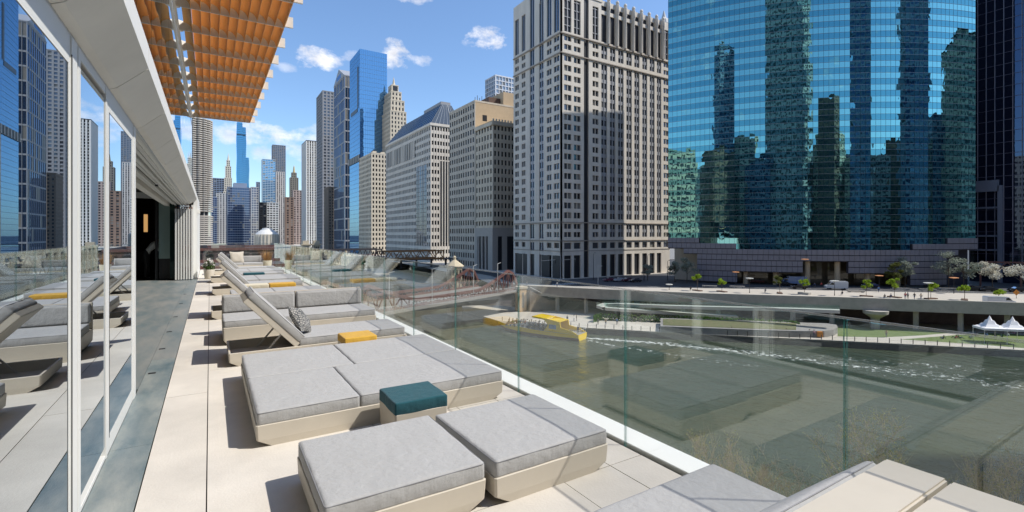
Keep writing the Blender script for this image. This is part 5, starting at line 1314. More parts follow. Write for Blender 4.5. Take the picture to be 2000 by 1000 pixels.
for j in range(NR_):
    for i in range(NCOL):
        h0, h1 = HL+dh_*i, HL+dh_*(i+1); hm = (h0+h1)/2
        if j < nlow(hm): continue
        z0, z1 = zq(zG+j*RH), zq(zG+(j+1)*RH); g_ = .03
        v = pane_verts(h0+dh_*.02, h1-dh_*.02, z0+g_, z1-g_, rnd.gauss(0, .0032), rnd.gauss(0, .0032)); mi = 0 if j % 2 else 1
        if cnt < 300 and j < 12 and 34 <= i < 64:
            m_ = MB(); b = Vector(v[0]); vv = [tuple(Vector(p)-b) for p in v]; inn_ = [tuple(Vector(p)-b+Vector((math.cos(R(hm))*.05, -math.sin(R(hm))*.05, 0))) for p in v]
            m_.v = vv+inn_; m_.f = [(0, 1, 2, 3), (7, 6, 5, 4), (4, 5, 1, 0), (5, 6, 2, 1), (6, 7, 3, 2), (7, 4, 0, 3)]; m_.m = [0]*6
            m_.build('window_pane', m_g2 if mi else m_g1, gt, tuple(b)); cnt += 1
        else: stuff.quad(v[0], v[1], v[2], v[3], mi)
stuff.build('window_pane', [m_g1, m_g2], gt, kind='stuff')
ln = MB()
for j in range(NR_+1):
    z = zq(zG+j*RH)
    for a, b, n in steps_px:
        if j >= n: arcbox(ln, hs[a], hs[b], RC-.05, RC+.07, z-.035, z+.035, n=max(2, int((hs[a]-hs[b])/1.2)))
ln.build('horizontal_rail', mat('steel_rail', (.42,.42,.44), .35, metal=.7), gt, kind='stuff')
vm = MB()
for i in range(NCOL+1):
    h = HL+dh_*i; n = nlow(h-.01); arcbox(vm, h-.018, h+.018, RC-.1, RC+.02, zq(zG+n*RH), zq(100))
vm.build('vertical_mullion', mat('green_black', (.01,.03,.035), .4), gt, kind='stuff')
m_gran = mat('lilac_grey_granite', (.235,.225,.25), .5, var=.09, vscale=.5)
m_gdk = mat('dark_granite', (.05,.045,.06), .5)
bands = [(-2, 1305, 1366), (-1, 1305, 1438), (-1, 1780, 1900), (-2, 1848, 1900), (0, 1336, 1868), (1, 1362, 1845), (2, 1362, 1567), (2, 1655, 1845), (3, 1362, 1567), (3, 1655, 1845), (4, 1366, 1440), (4, 1775, 1845), (5, 1366, 1440), (5, 1775, 1845)]
dk = MB()
for k, a, b in bands:
    z1 = zq(zG-RH*k); z0 = z1-RH+.28; ha, hb_ = hs[a], hs[b]; n = max(1, int(abs(ha-hb_)/abs(dh_)+.5)); m_ = MB()
    for i in range(n):
        p, q2 = ha+(hb_-ha)*i/n, ha+(hb_-ha)*(i+1)/n; e_ = (hb_-ha)/n*.03; arcbox(m_, p+e_, q2-e_, RC-.3, RC+.62, z0, z1)
    m_.build('granite_band', m_gran, gt); arcbox(dk, ha, hb_, RC-.7, RC+.40, z1-RH, z1-.02, n=n)
dk.build('band_joint', m_gdk, gt)
m_lobby = mat('lit_lobby_stone', (.60,.46,.28), .6, var=.2, vscale=.8)  # stone lightened to stand in for sunlight reaching the lobby
lob = MB(); arcbox(lob, hs[1366], hs[1820], RC-9, RC-8.5, 0, zq(zG), n=16); lob.build('lobby_wall', m_lobby, gt); l2_ = MB(); arcbox(l2_, hs[1820], HR-.3, RC-3, RC-2.6, 0, zq(-3.6), n=6); l2_.build('recess_wall', m_gdk, gt)
lg_ = MB(); arcbox(lg_, hs[1440], hs[1775], RC-6, RC-5.9, 0, zq(-7), n=12); lg_.build('lobby_glass', mirror_mat('lobby_glazing', (.8,.8,.75), (.10,.085,.06), ior=1.6), gt)
sf = MB(); arcbox(sf, hs[1336], hs[1868], RC-10, RC-.7, zq(zG)-.6, zq(zG)-.3, n=20); sf.build('arcade_soffit', m_gdk, gt)
for p in (1457, 1517, 1580, 1640, 1700, 1760):
    q3 = ap(hs[p], RC-1.6, 0); MB().lathe([(.85, 0), (.85, zq(zG)-.6)], 14, q3[:2]).build('lobby_column', mat('beige_column', (.55,.43,.28), .6), gt, ang=40)
mb = MB(); arcbox(mb, hs[1305], hs[1362]-.3, RC-8, RC-7.6, 0, zq(-3), n=4); mb.build('side_entry_wall', m_stone2, gt)

# ---- invented blocks behind the camera, added for the reflections in the glass towers ----
beh = [(-75, 55, 62, 85, 56, m_stone2, 'invented sunlit yellow stone warehouse block upriver'), (-90, -45, 30, 34, 152, m_bm, 'invented slender green glass tower upriver'), (0, -135, 62, 55, 250, m_lg, 'invented very tall dark tower near the river fork'), (68, -190, 34, 34, 106, m_brn, 'invented mid height brown tower south of the fork'),
       (138, -165, 32, 36, 270, m_bm, 'invented slim very tall dark tower across the south branch'), (218, -150, 40, 44, 250, m_bm, 'invented black tower by the south branch'), (300, -140, 60, 60, 120, m_stone3, 'invented tan stone office block south of the fork'),
       (-60, -150, 50, 40, 64, m_brn, 'invented brick loft block west of the fork'), (110, -230, 60, 40, 60, m_stone2, 'invented limestone block far south of the fork'), (20, -250, 70, 50, 74, m_lg, 'invented grey office block far south of the fork'), (190, -260, 60, 50, 66, m_brn, 'invented red brown block far south of the fork'), (-150, -80, 50, 90, 60, m_stone3, 'invented tan loft block west of the river')]
rb = random.Random(3)
for i, (a, dd) in enumerate(((-112, 250), (-124, 300), (-134, 250), (-143, 290), (-152, 330), (-163, 300), (-170, 350), (178, 300), (170, 340), (160, 280), (151, 290), (143, 300))):
    beh.append((165+math.sin(R(a))*dd-25, 85+math.cos(R(a))*dd-25, 54, 50, (66, 84, 58, 74, 62, 80, 70, 60, 76, 64, 82, 58)[i], (m_brn, m_stone3, m_bm, m_lg)[i % 4], ('brown', 'tan', 'slate blue', 'light grey')[i % 4]+' invented loft block '+('behind the slender tower', 'left of the slender tower', 'beside the tallest dark tower', 'in the gap past the tallest tower', 'south of the river fork', 'next to the mid height brown tower', 'far beyond the mid height tower', 'before the slim dark tower', 'behind the slim dark tower', 'left of the slate tower', 'right of the slate tower', 'at the end of the southern row')[i]+', reflected in the green glass'))
m_refw = mat('reflected_window', (.07,.075,.08), .4)
for x, y, w, d, z1, m, lab in beh:
    t = thing('reflection_block', lab, 'building', (x, y, ZN)); h = z1-ZN; MB().box(.4, .4, 0, w-.4, d-.4, h).build('core', m_refw if m is not m_bm else m_dblue, t)
    mb = MB(); nf = int(h/3.9)
    for k in range(nf+1): mb.box(0, 0, k*3.9, w, d, k*3.9+1.7)
    for k in range(int(w/4)+1):
        u = min(w-1.2, k*4); mb.box(u, -.1, 0, u+1.3, .4, h); mb.box(u, d-.4, 0, u+1.3, d+.1, h)
    for k in range(int(d/4)+1):
        u = min(d-1.2, k*4); mb.box(-.1, u, 0, .4, u+1.3, h); mb.box(w-.4, u, 0, w+.1, u+1.3, h)
    mb.build('wall', m, t); MB().box(0, 0, h, w, d, h+1.2).build('roof', m, t)
# ================================================================ STREET LIFE
m_bark = mat('bark', (.10,.075,.055), .9, var=.3, vscale=6)
m_twig = mat('bare_twig', (.30,.25,.17), .9)
m_lf = leaf_mat('fresh_green', (.20,.33,.03), (.36,.46,.06), .4)
m_lfd = leaf_mat('olive_green', (.09,.11,.03), (.17,.18,.06), .35)
m_blos = leaf_mat('white_blossom', (.62,.60,.50), (.80,.78,.68), .3)
m_gblos = leaf_mat('grey_green_bud', (.22,.26,.20), (.42,.45,.38), .3)
m_bud = leaf_mat('yellow_bud', (.16,.17,.05), (.30,.30,.09), .35)
def tree(name, label, loc, h, cr, mleaf, n, s, trunk=.35, group=None, flat=.8, seed=0, clumps=9, rt=.09):
    rnd = random.Random(seed); t = thing(name, label, 'tree', loc, rnd.uniform(0, 6), group)
    tb = MB(); tb.tube([(0, 0, 0), (.03*h*.2, 0, h*trunk*.5), (0, .02*h*.2, h*trunk), (.02, 0, h*.72)], [rt, rt*.8, rt*.7, rt*.25], 6)
    cs = []
    for i in range(clumps):
        a = rnd.uniform(0, 6.28); r = cr*rnd.uniform(.25, .85); z = h*rnd.uniform(trunk+.12, .93); r *= math.sqrt(max(.15, 1-((z/h-.62)/.42)**2))
        p = Vector((r*math.cos(a), r*math.sin(a), z)); cs.append((p, cr*rnd.uniform(.28, .5)))
        b = Vector((0, 0, h*rnd.uniform(trunk*.85, .6))); m = b.lerp(p, .5)+Vector((rnd.uniform(-.1, .1), rnd.uniform(-.1, .1), .08*h*.3)); tb.tube([tuple(b), tuple(m), tuple(p)], [rt*.5, rt*.32, rt*.1], 5)
        for q in range(4):
            e = p+Vector((rnd.gauss(0, 1), rnd.gauss(0, 1), rnd.gauss(0, .8))).normalized()*cr*.35; tb.tube([tuple(p.lerp(m, .4)), tuple(e)], [rt*.16, rt*.05], 4)
    tb.build('trunk', m_bark, t)
    lb = MB()
    for i in range(n):
        p, r = cs[rnd.randrange(len(cs))]; v = Vector((rnd.gauss(0, 1), rnd.gauss(0, 1), rnd.gauss(0, 1))).normalized()*r*rnd.random()**.45; v.z *= flat; c = p+v
        a = Vector((rnd.gauss(0, 1), rnd.gauss(0, 1), rnd.gauss(0, .7))).normalized()*s*rnd.uniform(.6, 1.3); b = a.cross(Vector((rnd.gauss(0, 1), rnd.gauss(0, 1), rnd.gauss(0, 1)))).normalized()*s*.6
        lb.quad(tuple(c-a), tuple(c-b), tuple(c+a), tuple(c+b))
    lb.build('crown', mleaf, t); return t
# young bright green street trees in planters: (px, foot y, crown height)
gt_l = ['bright green young tree above the left end of the glass rail', 'small bright green young tree second from the left on the sidewalk', 'thin olive young tree beside the parked blue truck', 'bright green young tree in front of the blue truck by the flower bed', 'light green young tree right of the white van', 'yellow green young tree in front of the lobby, beside an olive one', 'bright green young tree with a leaning crown behind a lamp', 'round bright green young tree before the white blossom trees', 'small bright green young tree left of the orange road sign']
for i, (px, fy, ht) in enumerate(((1362, 568, 5.4), (1410, 570, 3.9), (1523, 573, 5.0), (1571, 575, 4.3), (1692, 579, 4.6), (1747, 581, 5.3), (1818, 584, 4.6), (1884, 586, 4.6), (1951, 589, 3.6))):
    x, y = wp(px, fy, ZS+.12); t = tree('young_tree', gt_l[i], (x, y, ZS+.12), ht, 1.55 if i not in (2,) else 1.6, m_lfd if i in (2,) else m_lf, 620, .19, trunk=.42, group='young trees along the viaduct pavement', seed=i+3, clumps=6, rt=.07)
    MB().box(-1.5, -.6, 0, 1.5, .6, .28).build('planter_box', mat('corten', (.16,.10,.07), .8), t) if i not in (3,) else MB().box(-1.4, -.8, 0, 1.4, .8, .6).build('planter_box', m_conc, t)
for i, (px, fy, ht, cr, m, lab) in enumerate(((1342, 553, 9, 3.3, m_gblos, 'grey budding tree at the left end of the green glass tower'), (1318, 551, 7.5, 2.4, m_gblos, 'thin grey budding tree by the granite tower corner'), (1745, 563, 8.2, 2.4, m_lfd, 'olive tree standing in front of the lobby columns'), (1768, 562, 9.8, 2.8, m_gblos, 'grey budding tree right of the lobby opening'),
        (1853, 564, 11.5, 4.2, m_gblos, 'large grey green budding tree by the granite base'), (1882, 565, 9.8, 3.4, m_gblos, 'grey green budding tree beside the orange topped lamp'), (1938, 566, 9.2, 3.5, m_blos, 'white blossoming tree beneath the navy tower'), (1996, 569, 8.8, 3.4, m_blos, 'white blossoming tree cut by the right edge'), (1265, 548, 6, 2.2, m_gblos, 'small budding tree before the sunlit granite piers'))):
    x, y = wp(px, fy, ZS); tree('street_tree', lab, (x, y, ZS), ht, cr*1.12, m, 1500, .22, trunk=.3, seed=40+i, clumps=12, rt=.14, flat=.6)
# trees on the near bank below the terrace
for i, (px, d, ytop, cr, lab, nn_) in enumerate(((1410, 30, 815, 2.6, 'bare budding tree below the terrace left of the tall glass joint', 1000), (1535, 31, 880, 2.4, 'small bare budding tree low behind the corner sofa', 500), (1745, 28, 795, 4.4, 'large budding tree with yellow green tips below the terrace', 3600), (1925, 27, 850, 2.6, 'budding tree below the terrace near the right edge', 1100))):
    x, y = wd(px, d); zt_ = H-(ytop-458)*d/F; hh = zt_-ZN; rnd = random.Random(90+i)
    t = thing('bank_tree', lab, 'tree', (x, y, ZN)); tb = MB(); bud = MB()
    def grow(p, dr, L, r, lev):
        n = 3; pts = [p]; q = p; d_ = dr.copy()
        for k in range(n): d_ = (d_+Vector((rnd.gauss(0, .16), rnd.gauss(0, .16), rnd.gauss(.04, .1)))).normalized(); q = q+d_*L/n; pts.append(q)
        tb.tube([tuple(v) for v in pts], [r*(1-.55*k/n) for k in range(n+1)], 4 if lev > 1 else 6)
        if lev >= 4 or r < .008:
            return
        for k in range(5 if lev else 6):
            f = rnd.uniform(.35, 1); b = pts[min(n-1, int(f*n))].lerp(pts[min(n, int(f*n)+1)], f*n-int(f*n) if f < 1 else 1); a = rnd.uniform(0, 6.28)
            side = Vector((math.cos(a), math.sin(a), rnd.uniform(.1, .8))); grow(b, (d_*.5+side*.75).normalized(), L*rnd.uniform(.5, .72), max(.015, r*.45), lev+1)
        TIPS.append((pts, lev))
    TIPS = []
    grow(Vector((0, 0, 0)), Vector((0, 0, 1)), hh*.55, .16, 0)
    mx = max(v[2] for v in tb.v); rx = max(abs(v[0]) for v in tb.v); sc_ = hh/mx; sx = cr/rx*1.15
    tb.v = [(v[0]*sx, v[1]*sx, v[2]*sc_) for v in tb.v]
    tb.build('trunk', m_twig, t)
    V = [v for v in tb.v if v[2] > hh*.5]
    for k in range(int(nn_*1.0)):
        v = Vector(V[rnd.randrange(len(V))])+Vector((rnd.gauss(0, .10), rnd.gauss(0, .10), rnd.gauss(0, .10))); a = Vector((rnd.gauss(0, 1), rnd.gauss(0, 1), rnd.gauss(0, 1))).normalized()*.06; b = a.cross(Vector((rnd.gauss(0, 1), 1, 0))).normalized()*.035
        bud.quad(tuple(v-a), tuple(v-b), tuple(v+a), tuple(v+b))
    bud.build('crown', m_bud, t)

# ---- vehicles -----------------------------------------------------
m_tyre = mat('tyre', (.02,.02,.02), .8); m_rim = mat('rim', (.4,.4,.4), .4, metal=.8); m_cgl = mirror_mat('car_glass', (.8,.85,.9), (.01,.012,.014), ior=1.6)
def vehicle(kind, label, loc, rz, col, name=None, cat=None, group=None):
    prof = dict(car=([(-2.2,.35),(-2.25,.75),(-2.1,.95),(-1.35,1.02),(-.95,1.42),(.55,1.45),(1.15,1.0),(2.0,.86),(2.2,.6),(2.2,.35)], .88, [(-1.25,1.02),(-.9,1.38),(.5,1.40),(1.05,1.0)], 1.35),
                van=([(-2.9,.4),(-2.95,2.3),(-2.75,2.6),(1.25,2.6),(1.6,2.45),(2.25,1.45),(2.95,1.15),(3.0,.45)], 1.0, [(.9,1.5),(.9,2.2),(1.5,2.25),(2.1,1.5)], 1.9),
                truck=([(-3.8,.6),(-3.8,3.0),(1.6,3.0),(1.65,2.4),(2.9,2.3),(3.3,1.5),(3.4,.6)], 1.2, [(1.9,1.5),(1.9,2.15),(2.8,2.15),(3.1,1.5)], 2.4))[kind]
    body, hw, win, wb = prof
    t = thing(name or kind, label, cat or kind, loc, rz, group); mb = MB(); n = len(body)
    mp2 = mat('paint_'+''.join('%02d' % int(c*99) for c in col), col, .3, coat=.6)
    for y_, s in ((-hw, 1), (hw, -1)): mb.v += [(p[0], y_*(.86 if (p[1] > 1.2 and kind == 'car') else 1), p[1]) for p in body]
    mb.f = [tuple(range(n)), tuple(reversed(range(n, 2*n)))]+[(j, n+j, n+(j+1) % n, (j+1) % n) for j in range(n)]; mb.m = [0]*len(mb.f)
    mb.build('body', mp2, t, bevel=.05)
    for s in (-1, 1):
        yy = s*(hw*(.93 if kind == 'car' else 1)+.012); w = MB(); m_ = len(win); w.v = [(p[0], yy, p[1]) for p in win]+[(p[0], yy-s*.1, p[1]) for p in win]
        w.f = [tuple(range(m_)), tuple(reversed(range(m_, 2*m_)))]+[(j, m_+j, m_+(j+1) % m_, (j+1) % m_) for j in range(m_)]; w.m = [0]*len(w.f); w.build('side_window', m_cgl, t)
        for xx in (-wb, wb):
            wh_ = inst('wheel', WHEEL, t, (xx, s*(hw-.12), .34), sc=(1, 1, 1) if kind == 'car' else (1.1, 1.1, 1.1))
        MB().box(2.12 if kind == 'car' else body[-2][0]-.02, s*hw*.75-.15, .62, (2.22 if kind == 'car' else body[-2][0]+.03), s*hw*.75+.15, .78).build('headlight', mat('lamp_glass', (.7,.7,.7), .2), t)
    if kind == 'car': MB().quad((.58, -.7, 1.43), (.58, .7, 1.43), (1.16, .78, 1.02), (1.16, -.78, 1.02)).build('windscreen', m_cgl, t, (.012, 0, .012))
    if kind == 'van': MB().quad((1.62, -.85, 2.42), (1.62, .85, 2.42), (2.24, .92, 1.48), (2.24, -.92, 1.48)).build('windscreen', m_cgl, t, (.015, 0, .015))
    return t
wm = MB().lathe([(.22, -.11), (.34, -.10), (.34, .10), (.22, .11)], 14); WHEEL = wm.mesh('wheel', m_tyre, ang=40)
for v in WHEEL.vertices: v.co = (v.co.x, v.co.z, v.co.y)
def road(px, py): return (*wp(px, py, ZS-.035), ZS-.035)
RD = math.atan2(24.4, -23)   # along the street in front of the green tower
vehicle('van', 'white delivery van on the street before the green glass tower', road(1633, 565.5), RD, (.62,.64,.66), cat='van')
t = vehicle('van', 'white van at the right parked beside the viaduct parapet', (*wp(1951, 594, ZS+.12), ZS+.12), RD+math.pi, (.70,.71,.72), name='low_van', cat='van')
t.scale = (.95, .95, .72)
vehicle('truck', 'box truck with pale blue body parked at the lobby', road(1549, 557), RD, (.20,.28,.45), cat='truck')
for px, py, c, lab in ((1561, 564, (.015,.015,.018), 'black car in front of the blue box truck'), (1531, 558, (.02,.02,.02), 'black car left of the blue box truck'), (1478, 553, (.12,.03,.03), 'dark red car by the lobby steps'), (1190, 549.5, (.12,.02,.04), 'dark red car turning by the granite tower'), (1209, 549.5, (.45,.46,.47), 'silver car in front of the sunlit granite piers'), (1226, 550, (.10,.02,.03), 'maroon car behind the silver one'), (1241, 551, (.02,.02,.025), 'black car behind the maroon one'),
        (1905, 568, (.01,.01,.012), 'black car under the small green tree at the right'), (1930, 569, (.02,.02,.02), 'second black car in the line at the right'), (1988, 570, (.015,.015,.02), 'black car at the right edge of the street'), (1890, 566, (.06,.06,.07), 'dark grey car parked behind the orange topped lamp'),(1700, 561, (.03,.05,.14), 'navy car right of the white van')):
    vehicle('car', lab, road(px, py), RD if px > 1300 else R(170), c, group='cars on the riverside street')

# ---- lamps and signs --------------------------------------------------
m_lhead = mat('pale_lamp_head', (.62,.62,.58), .4); m_ohead = mat('orange_lamp_head', (.75,.35,.16), .5)
def lamp(px, fy, ytop, label, orange=False, z=ZS):
    x, y = wp(px, fy, z); t = thing('street_lamp', label, 'street lamp', (x, y, z), 0, 'flat topped street lamps'); h = H+(458-ytop)*dep(x, y)/F-z
    MB().tube([(0, 0, 0), (0, 0, .5), (0, 0, h-.3)], [.14, .08, .05], 8).build('pole', m_blackm, t); MB().lathe([(.2, h-.3), (1.05, h-.12), (1.05, h), (.3, h+.08)], 10).build('lamp_head', m_ohead if orange else m_lhead, t); return t
for a in ((1437, 562, 531, 'orange topped lamp in front of the granite base', True), (1717, 566, 538, 'orange topped lamp before the lobby', True), (1863, 574, 542, 'orange topped lamp under the grey budding trees', True), (1572, 566, 506, 'tall orange topped lamp by the lobby entrance', True), (1464, 573, 543, 'pale topped lamp on the left of the viaduct pavement', False), (1630, 578, 548, 'pale topped lamp in front of the white van', False), (1813, 586, 552, 'pale topped lamp at the parapet below the leaning tree', False), (1307, 567, 555, 'short pale lamp left of the young green trees', False)): lamp(*a)
x, y = wp(1985, 584, ZS); t = thing('road_sign', 'orange diamond road works sign at the right', 'sign', (x, y, ZS)); MB().bar((0, 0, 0), (0, 0, 2.1), .08).build('post', m_blackm, t)
MB().bar((0, -.02, 1.3), (0, .04, 1.3), .01).build('bolt', m_blackm, t); s_ = MB(); s_.v = [(0, -.04, .9), (.75, -.04, 1.7), (0, -.04, 2.5), (-.75, -.04, 1.7), (0, 0, .9), (.75, 0, 1.7), (0, 0, 2.5), (-.75, 0, 1.7)]; s_.f = [(0,1,2,3),(7,6,5,4),(0,4,5,1),(1,5,6,2),(2,6,7,3),(3,7,4,0)]; s_.m = [0]*6; s_.build('sign_plate', mat('orange_sign', (.75,.30,.04), .6), t).rotation_euler = (0, 0, R(-45))
# traffic signals and tall masts by the granite tower
def mast(px, fy, h, label, arm=None, red=False, col=None):
    x, y = wp(px, fy, ZS); t = thing('traffic_mast', label, 'traffic signal', (x, y, ZS)); m = col or m_blackm
    MB().tube([(0, 0, 0), (0, 0, h)], [.13, .07], 8).build('pole', m, t)
    if arm: MB().bar((0, 0, h*.8), (arm, -arm*.3, h*.8+.3), .12).build('arm', m, t); MB().box(arm-.2, -arm*.3-.2, h*.8-.9, arm+.2, -arm*.3+.2, h*.8+.2).build('signal_head', m_blackm, t)
    MB().tube([(0, 0, h), (.5, 0, h+.5), (1.2, 0, h+.3)], .05, 5).build('lamp_arm', m, t); MB().box(1.0, -.15, h+.15, 1.7, .15, h+.3).build('luminaire', m_lhead, t)
    if red: MB().box(-.5, -.12, h*.42, .5, -.08, h*.60).build('red_banner', mat('red_banner', (.45,.03,.03), .7), t)
for a in ((1057, 552, 9.5, 'pale signal mast with a long arm left of the granite corner', 5, False, MATS['pale_post']), (1095, 549, 9.5, 'pale signal mast in front of the granite corner', 5.5, False, MATS['pale_post']), (1021, 552, 10, 'slim pale mast over the bridge end', None, False, MATS['pale_post']), (1159, 546, 9.5, 'black mast before the blank granite panel', None), (1258, 548, 7.5, 'black lamp mast in front of the sunlit granite piers', None), (1265, 547.5, 9, 'black mast with a red banner near the granite tower corner', None, True), (1304, 548, 7, 'thin black mast at the gap between the two towers', None), (1168, 556, 6, 'pale post with flat head on the bridge approach', None, False, MATS['pale_post'])): mast(*a)
# tent
x, y = wd(1955, 104); t = thing('event_tent', 'white twin peaked event tent on the riverwalk at the right', 'tent', (x, y, ZR), R(-46)); t.scale = (.78, .78, 1.5); o_ = MB()
m_tent = mat('white_canvas', (.80,.80,.80), .8)
for dx in (-2.6, 2.6):
    n = 8; 
    for i in range(n):
        for j in range(n):
            def tp(u, v): 
                r = max(abs(u), abs(v)); return (dx+u*2.6, v*2.4, 2.2+1.7*(1-r)**1.8)
            u0, u1, v0, v1 = -1+2*i/n, -1+2*(i+1)/n, -1+2*j/n, -1+2*(j+1)/n; o_.quad(tp(u0, v0), tp(u1, v0), tp(u1, v1), tp(u0, v1))
o_.build('roof', m_tent, t); v_ = MB().box(-5.2, -2.42, 1.9, 5.2, -2.40, 2.2).box(-5.22, -2.4, 1.9, -5.2, 2.4, 2.2).build('valance', m_tent, t)
for px_ in (-5.1, 0, 5.1):
    for py_ in (-2.3, 2.3): MB().tube([(px_, py_, 0), (px_, py_, 2.2)], .06, 6).build('pole', m_alup, t)
# elevated railway glimpsed at the right behind the blossom trees
x, y = 222, 30; t = thing('elevated_railway', 'maroon elevated railway trestle behind the blossoming trees', 'railway', (x, y, ZS)); o3 = ofs(t)
truss(0, 0, 0, 0, 0, 1, m_maroon)
mb = MB(); q0, q1 = Vector((210, 52, 0)), Vector((232, 20, 0)); 
for zz_ in (6.0, 8.0): mb.bar((q0.x, q0.y, ZS+zz_), (q1.x, q1.y, ZS+zz_), .4, .5)
for k in range(9): a = q0.lerp(q1, k/9); b = q0.lerp(q1, (k+.5)/9); c = q0.lerp(q1, (k+1)/9); mb.bar((a.x, a.y, ZS+6), (b.x, b.y, ZS+8), .25); mb.bar((b.x, b.y, ZS+8), (c.x, c.y, ZS+6), .25)
for k in range(5): a = q0.lerp(q1, k/4); mb.bar((a.x, a.y, ZS), (a.x, a.y, ZS+6), .4)
mb.build('trestle', m_maroon, t, o3)

for i, (px, py, lab) in enumerate(((1386, 561, 'long low stone bench left of the small green tree'), (1440, 562, 'stone bench between the orange lamp and the lobby'), (1760, 566, 'pale stone bench beneath the olive tree'), (1812, 568, 'pale stone bench behind the leaning green tree'), (1849, 566, 'stone bench under the large budding tree'), (1672, 571, 'stone block seat right of the white van'))):
    x, y = wp(px, py, ZS+.12); t = thing('stone_bench', lab, 'bench', (x, y, ZS+.12), RD, 'stone benches along the street')
    MB().box(-2.2, -.35, .18, 2.2, .35, .55).build('seat', m_conc, t, bevel=.03); MB().box(-1.9, -.28, 0, -1.4, .28, .18).box(1.4, -.28, 0, 1.9, .28, .18).build('foot', m_conc, t)
# ---- people ------------------------------------------------------------
m_skin = mat('skin', (.45,.28,.20), .6); m_skin2 = mat('dark_skin', (.16,.09,.06), .6); m_hair = mat('dark_hair', (.02,.015,.012), .8); m_hair2 = mat('brown_hair', (.12,.07,.035), .8)
CL = {k: mat('cloth_'+k, c, .9) for k, c in dict(white=(.70,.70,.68), black=(.02,.02,.022), navy=(.03,.05,.11), red=(.40,.05,.05), grey=(.22,.22,.23), tan=(.40,.31,.20), blue=(.10,.20,.40), green=(.08,.16,.07), pink=(.55,.30,.32), jeans=(.06,.09,.17)).items()}
SKEL = {}
def body_mesh(pose):
    """one continuous skinned figure; returns verts, faces, and per-face region"""
    if pose in SKEL: return SKEL[pose]
    if pose == 'stand':
        J = dict(pel=(0,0,.95), ch=(0,0,1.28), nk=(0,0,1.48), hd=(0,-.02,1.62), tp=(0,-.01,1.72), sl=(.19,0,1.42), el=(.25,.03,1.13), wl=(.24,-.06,.90), fl=(.24,-.08,.82), sr=(-.19,0,1.42), er=(-.25,.03,1.13), wr=(-.24,-.06,.90), fr=(-.24,-.08,.82), hl=(.10,0,.90), kl=(.11,-.02,.50), al=(.11,.03,.09), tl=(.12,-.14,.04), hr=(-.10,0,.90), kr=(-.11,-.02,.50), ar=(-.11,.03,.09), tr=(-.12,-.14,.04))
    elif pose == 'walk':
        J = dict(pel=(0,0,.93), ch=(0,-.03,1.26), nk=(0,-.05,1.46), hd=(0,-.08,1.60), tp=(0,-.07,1.70), sl=(.19,-.02,1.40), el=(.24,-.10,1.13), wl=(.22,-.28,.98), fl=(.21,-.35,.94), sr=(-.19,-.04,1.40), er=(-.24,.12,1.14), wr=(-.23,.16,.90), fr=(-.23,.15,.82), hl=(.10,0,.89), kl=(.10,.08,.48), al=(.10,.36,.16), tl=(.10,.30,.05), hr=(-.10,0,.89), kr=(-.10,-.22,.50), ar=(-.10,-.30,.10), tr=(-.10,-.46,.05))
    elif pose == 'lounge':   # sitting on the ground leaning back
        J = dict(pel=(0,0,.12), ch=(0,.16,.40), nk=(0,.20,.60), hd=(0,.18,.73), tp=(0,.19,.83), sl=(.19,.18,.54), el=(.26,.34,.34), wl=(.24,.42,.10), fl=(.24,.40,.04), sr=(-.19,.18,.54), er=(-.26,.34,.34), wr=(-.24,.42,.10), fr=(-.24,.40,.04), hl=(.10,-.02,.12), kl=(.12,-.40,.42), al=(.12,-.70,.10), tl=(.12,-.84,.05), hr=(-.10,-.02,.12), kr=(-.12,-.44,.30), ar=(-.12,-.82,.09), tr=(-.12,-.93,.12))
    elif pose == 'sit':
        J = dict(pel=(0,0,.50), ch=(0,.02,.82), nk=(0,.01,1.02), hd=(0,-.02,1.16), tp=(0,-.01,1.26), sl=(.19,.01,.96), el=(.24,-.06,.70), wl=(.17,-.28,.60), fl=(.14,-.35,.58), sr=(-.19,.01,.96), er=(-.24,-.06,.70), wr=(-.17,-.28,.60), fr=(-.14,-.35,.58), hl=(.10,-.03,.50), kl=(.12,-.46,.50), al=(.12,-.46,.09), tl=(.12,-.62,.04), hr=(-.10,-.03,.50), kr=(-.12,-.46,.50), ar=(-.12,-.46,.09), tr=(-.12,-.62,.04))
    else:                    # bend: leaning over a table
        J = dict(pel=(0,.05,.95), ch=(0,-.18,1.22), nk=(0,-.34,1.36), hd=(0,-.46,1.42), tp=(0,-.54,1.46), sl=(.19,-.28,1.32), el=(.24,-.40,1.04), wl=(.18,-.60,.92), fl=(.16,-.68,.90), sr=(-.19,-.28,1.32), er=(-.24,-.40,1.04), wr=(-.18,-.60,.92), fr=(-.16,-.68,.90), hl=(.10,.05,.90), kl=(.11,0,.50), al=(.11,.05,.09), tl=(.12,-.14,.04), hr=(-.10,.05,.90), kr=(-.11,0,.50), ar=(-.11,.05,.09), tr=(-.12,-.14,.04))
    rad = dict(pel=.145, ch=.155, nk=.062, hd=.098, tp=.07, sl=.075, el=.048, wl=.034, fl=.030, sr=.075, er=.048, wr=.034, fr=.030, hl=.095, kl=.062, al=.045, tl=.035, hr=.095, kr=.062, ar=.045, tr=.035)
    keys = list(J); E_ = [('pel','ch'),('ch','nk'),('nk','hd'),('hd','tp'),('ch','sl'),('sl','el'),('el','wl'),('wl','fl'),('ch','sr'),('sr','er'),('er','wr'),('wr','fr'),('pel','hl'),('hl','kl'),('kl','al'),('al','tl'),('pel','hr'),('hr','kr'),('kr','ar'),('ar','tr')]
    me = bpy.data.meshes.new('skel'); me.from_pydata([J[k] for k in keys], [(keys.index(a), keys.index(b)) for a, b in E_], [])
    ob_ = bpy.data.objects.new('skel', me); COL.objects.link(ob_); md = ob_.modifiers.new('s', 'SKIN')
    for i, k in enumerate(keys): me.skin_vertices[0].data[i].radius = (rad[k], rad[k]*(.72 if k in ('ch', 'pel') else 1))
    me.skin_vertices[0].data[0].use_root = True
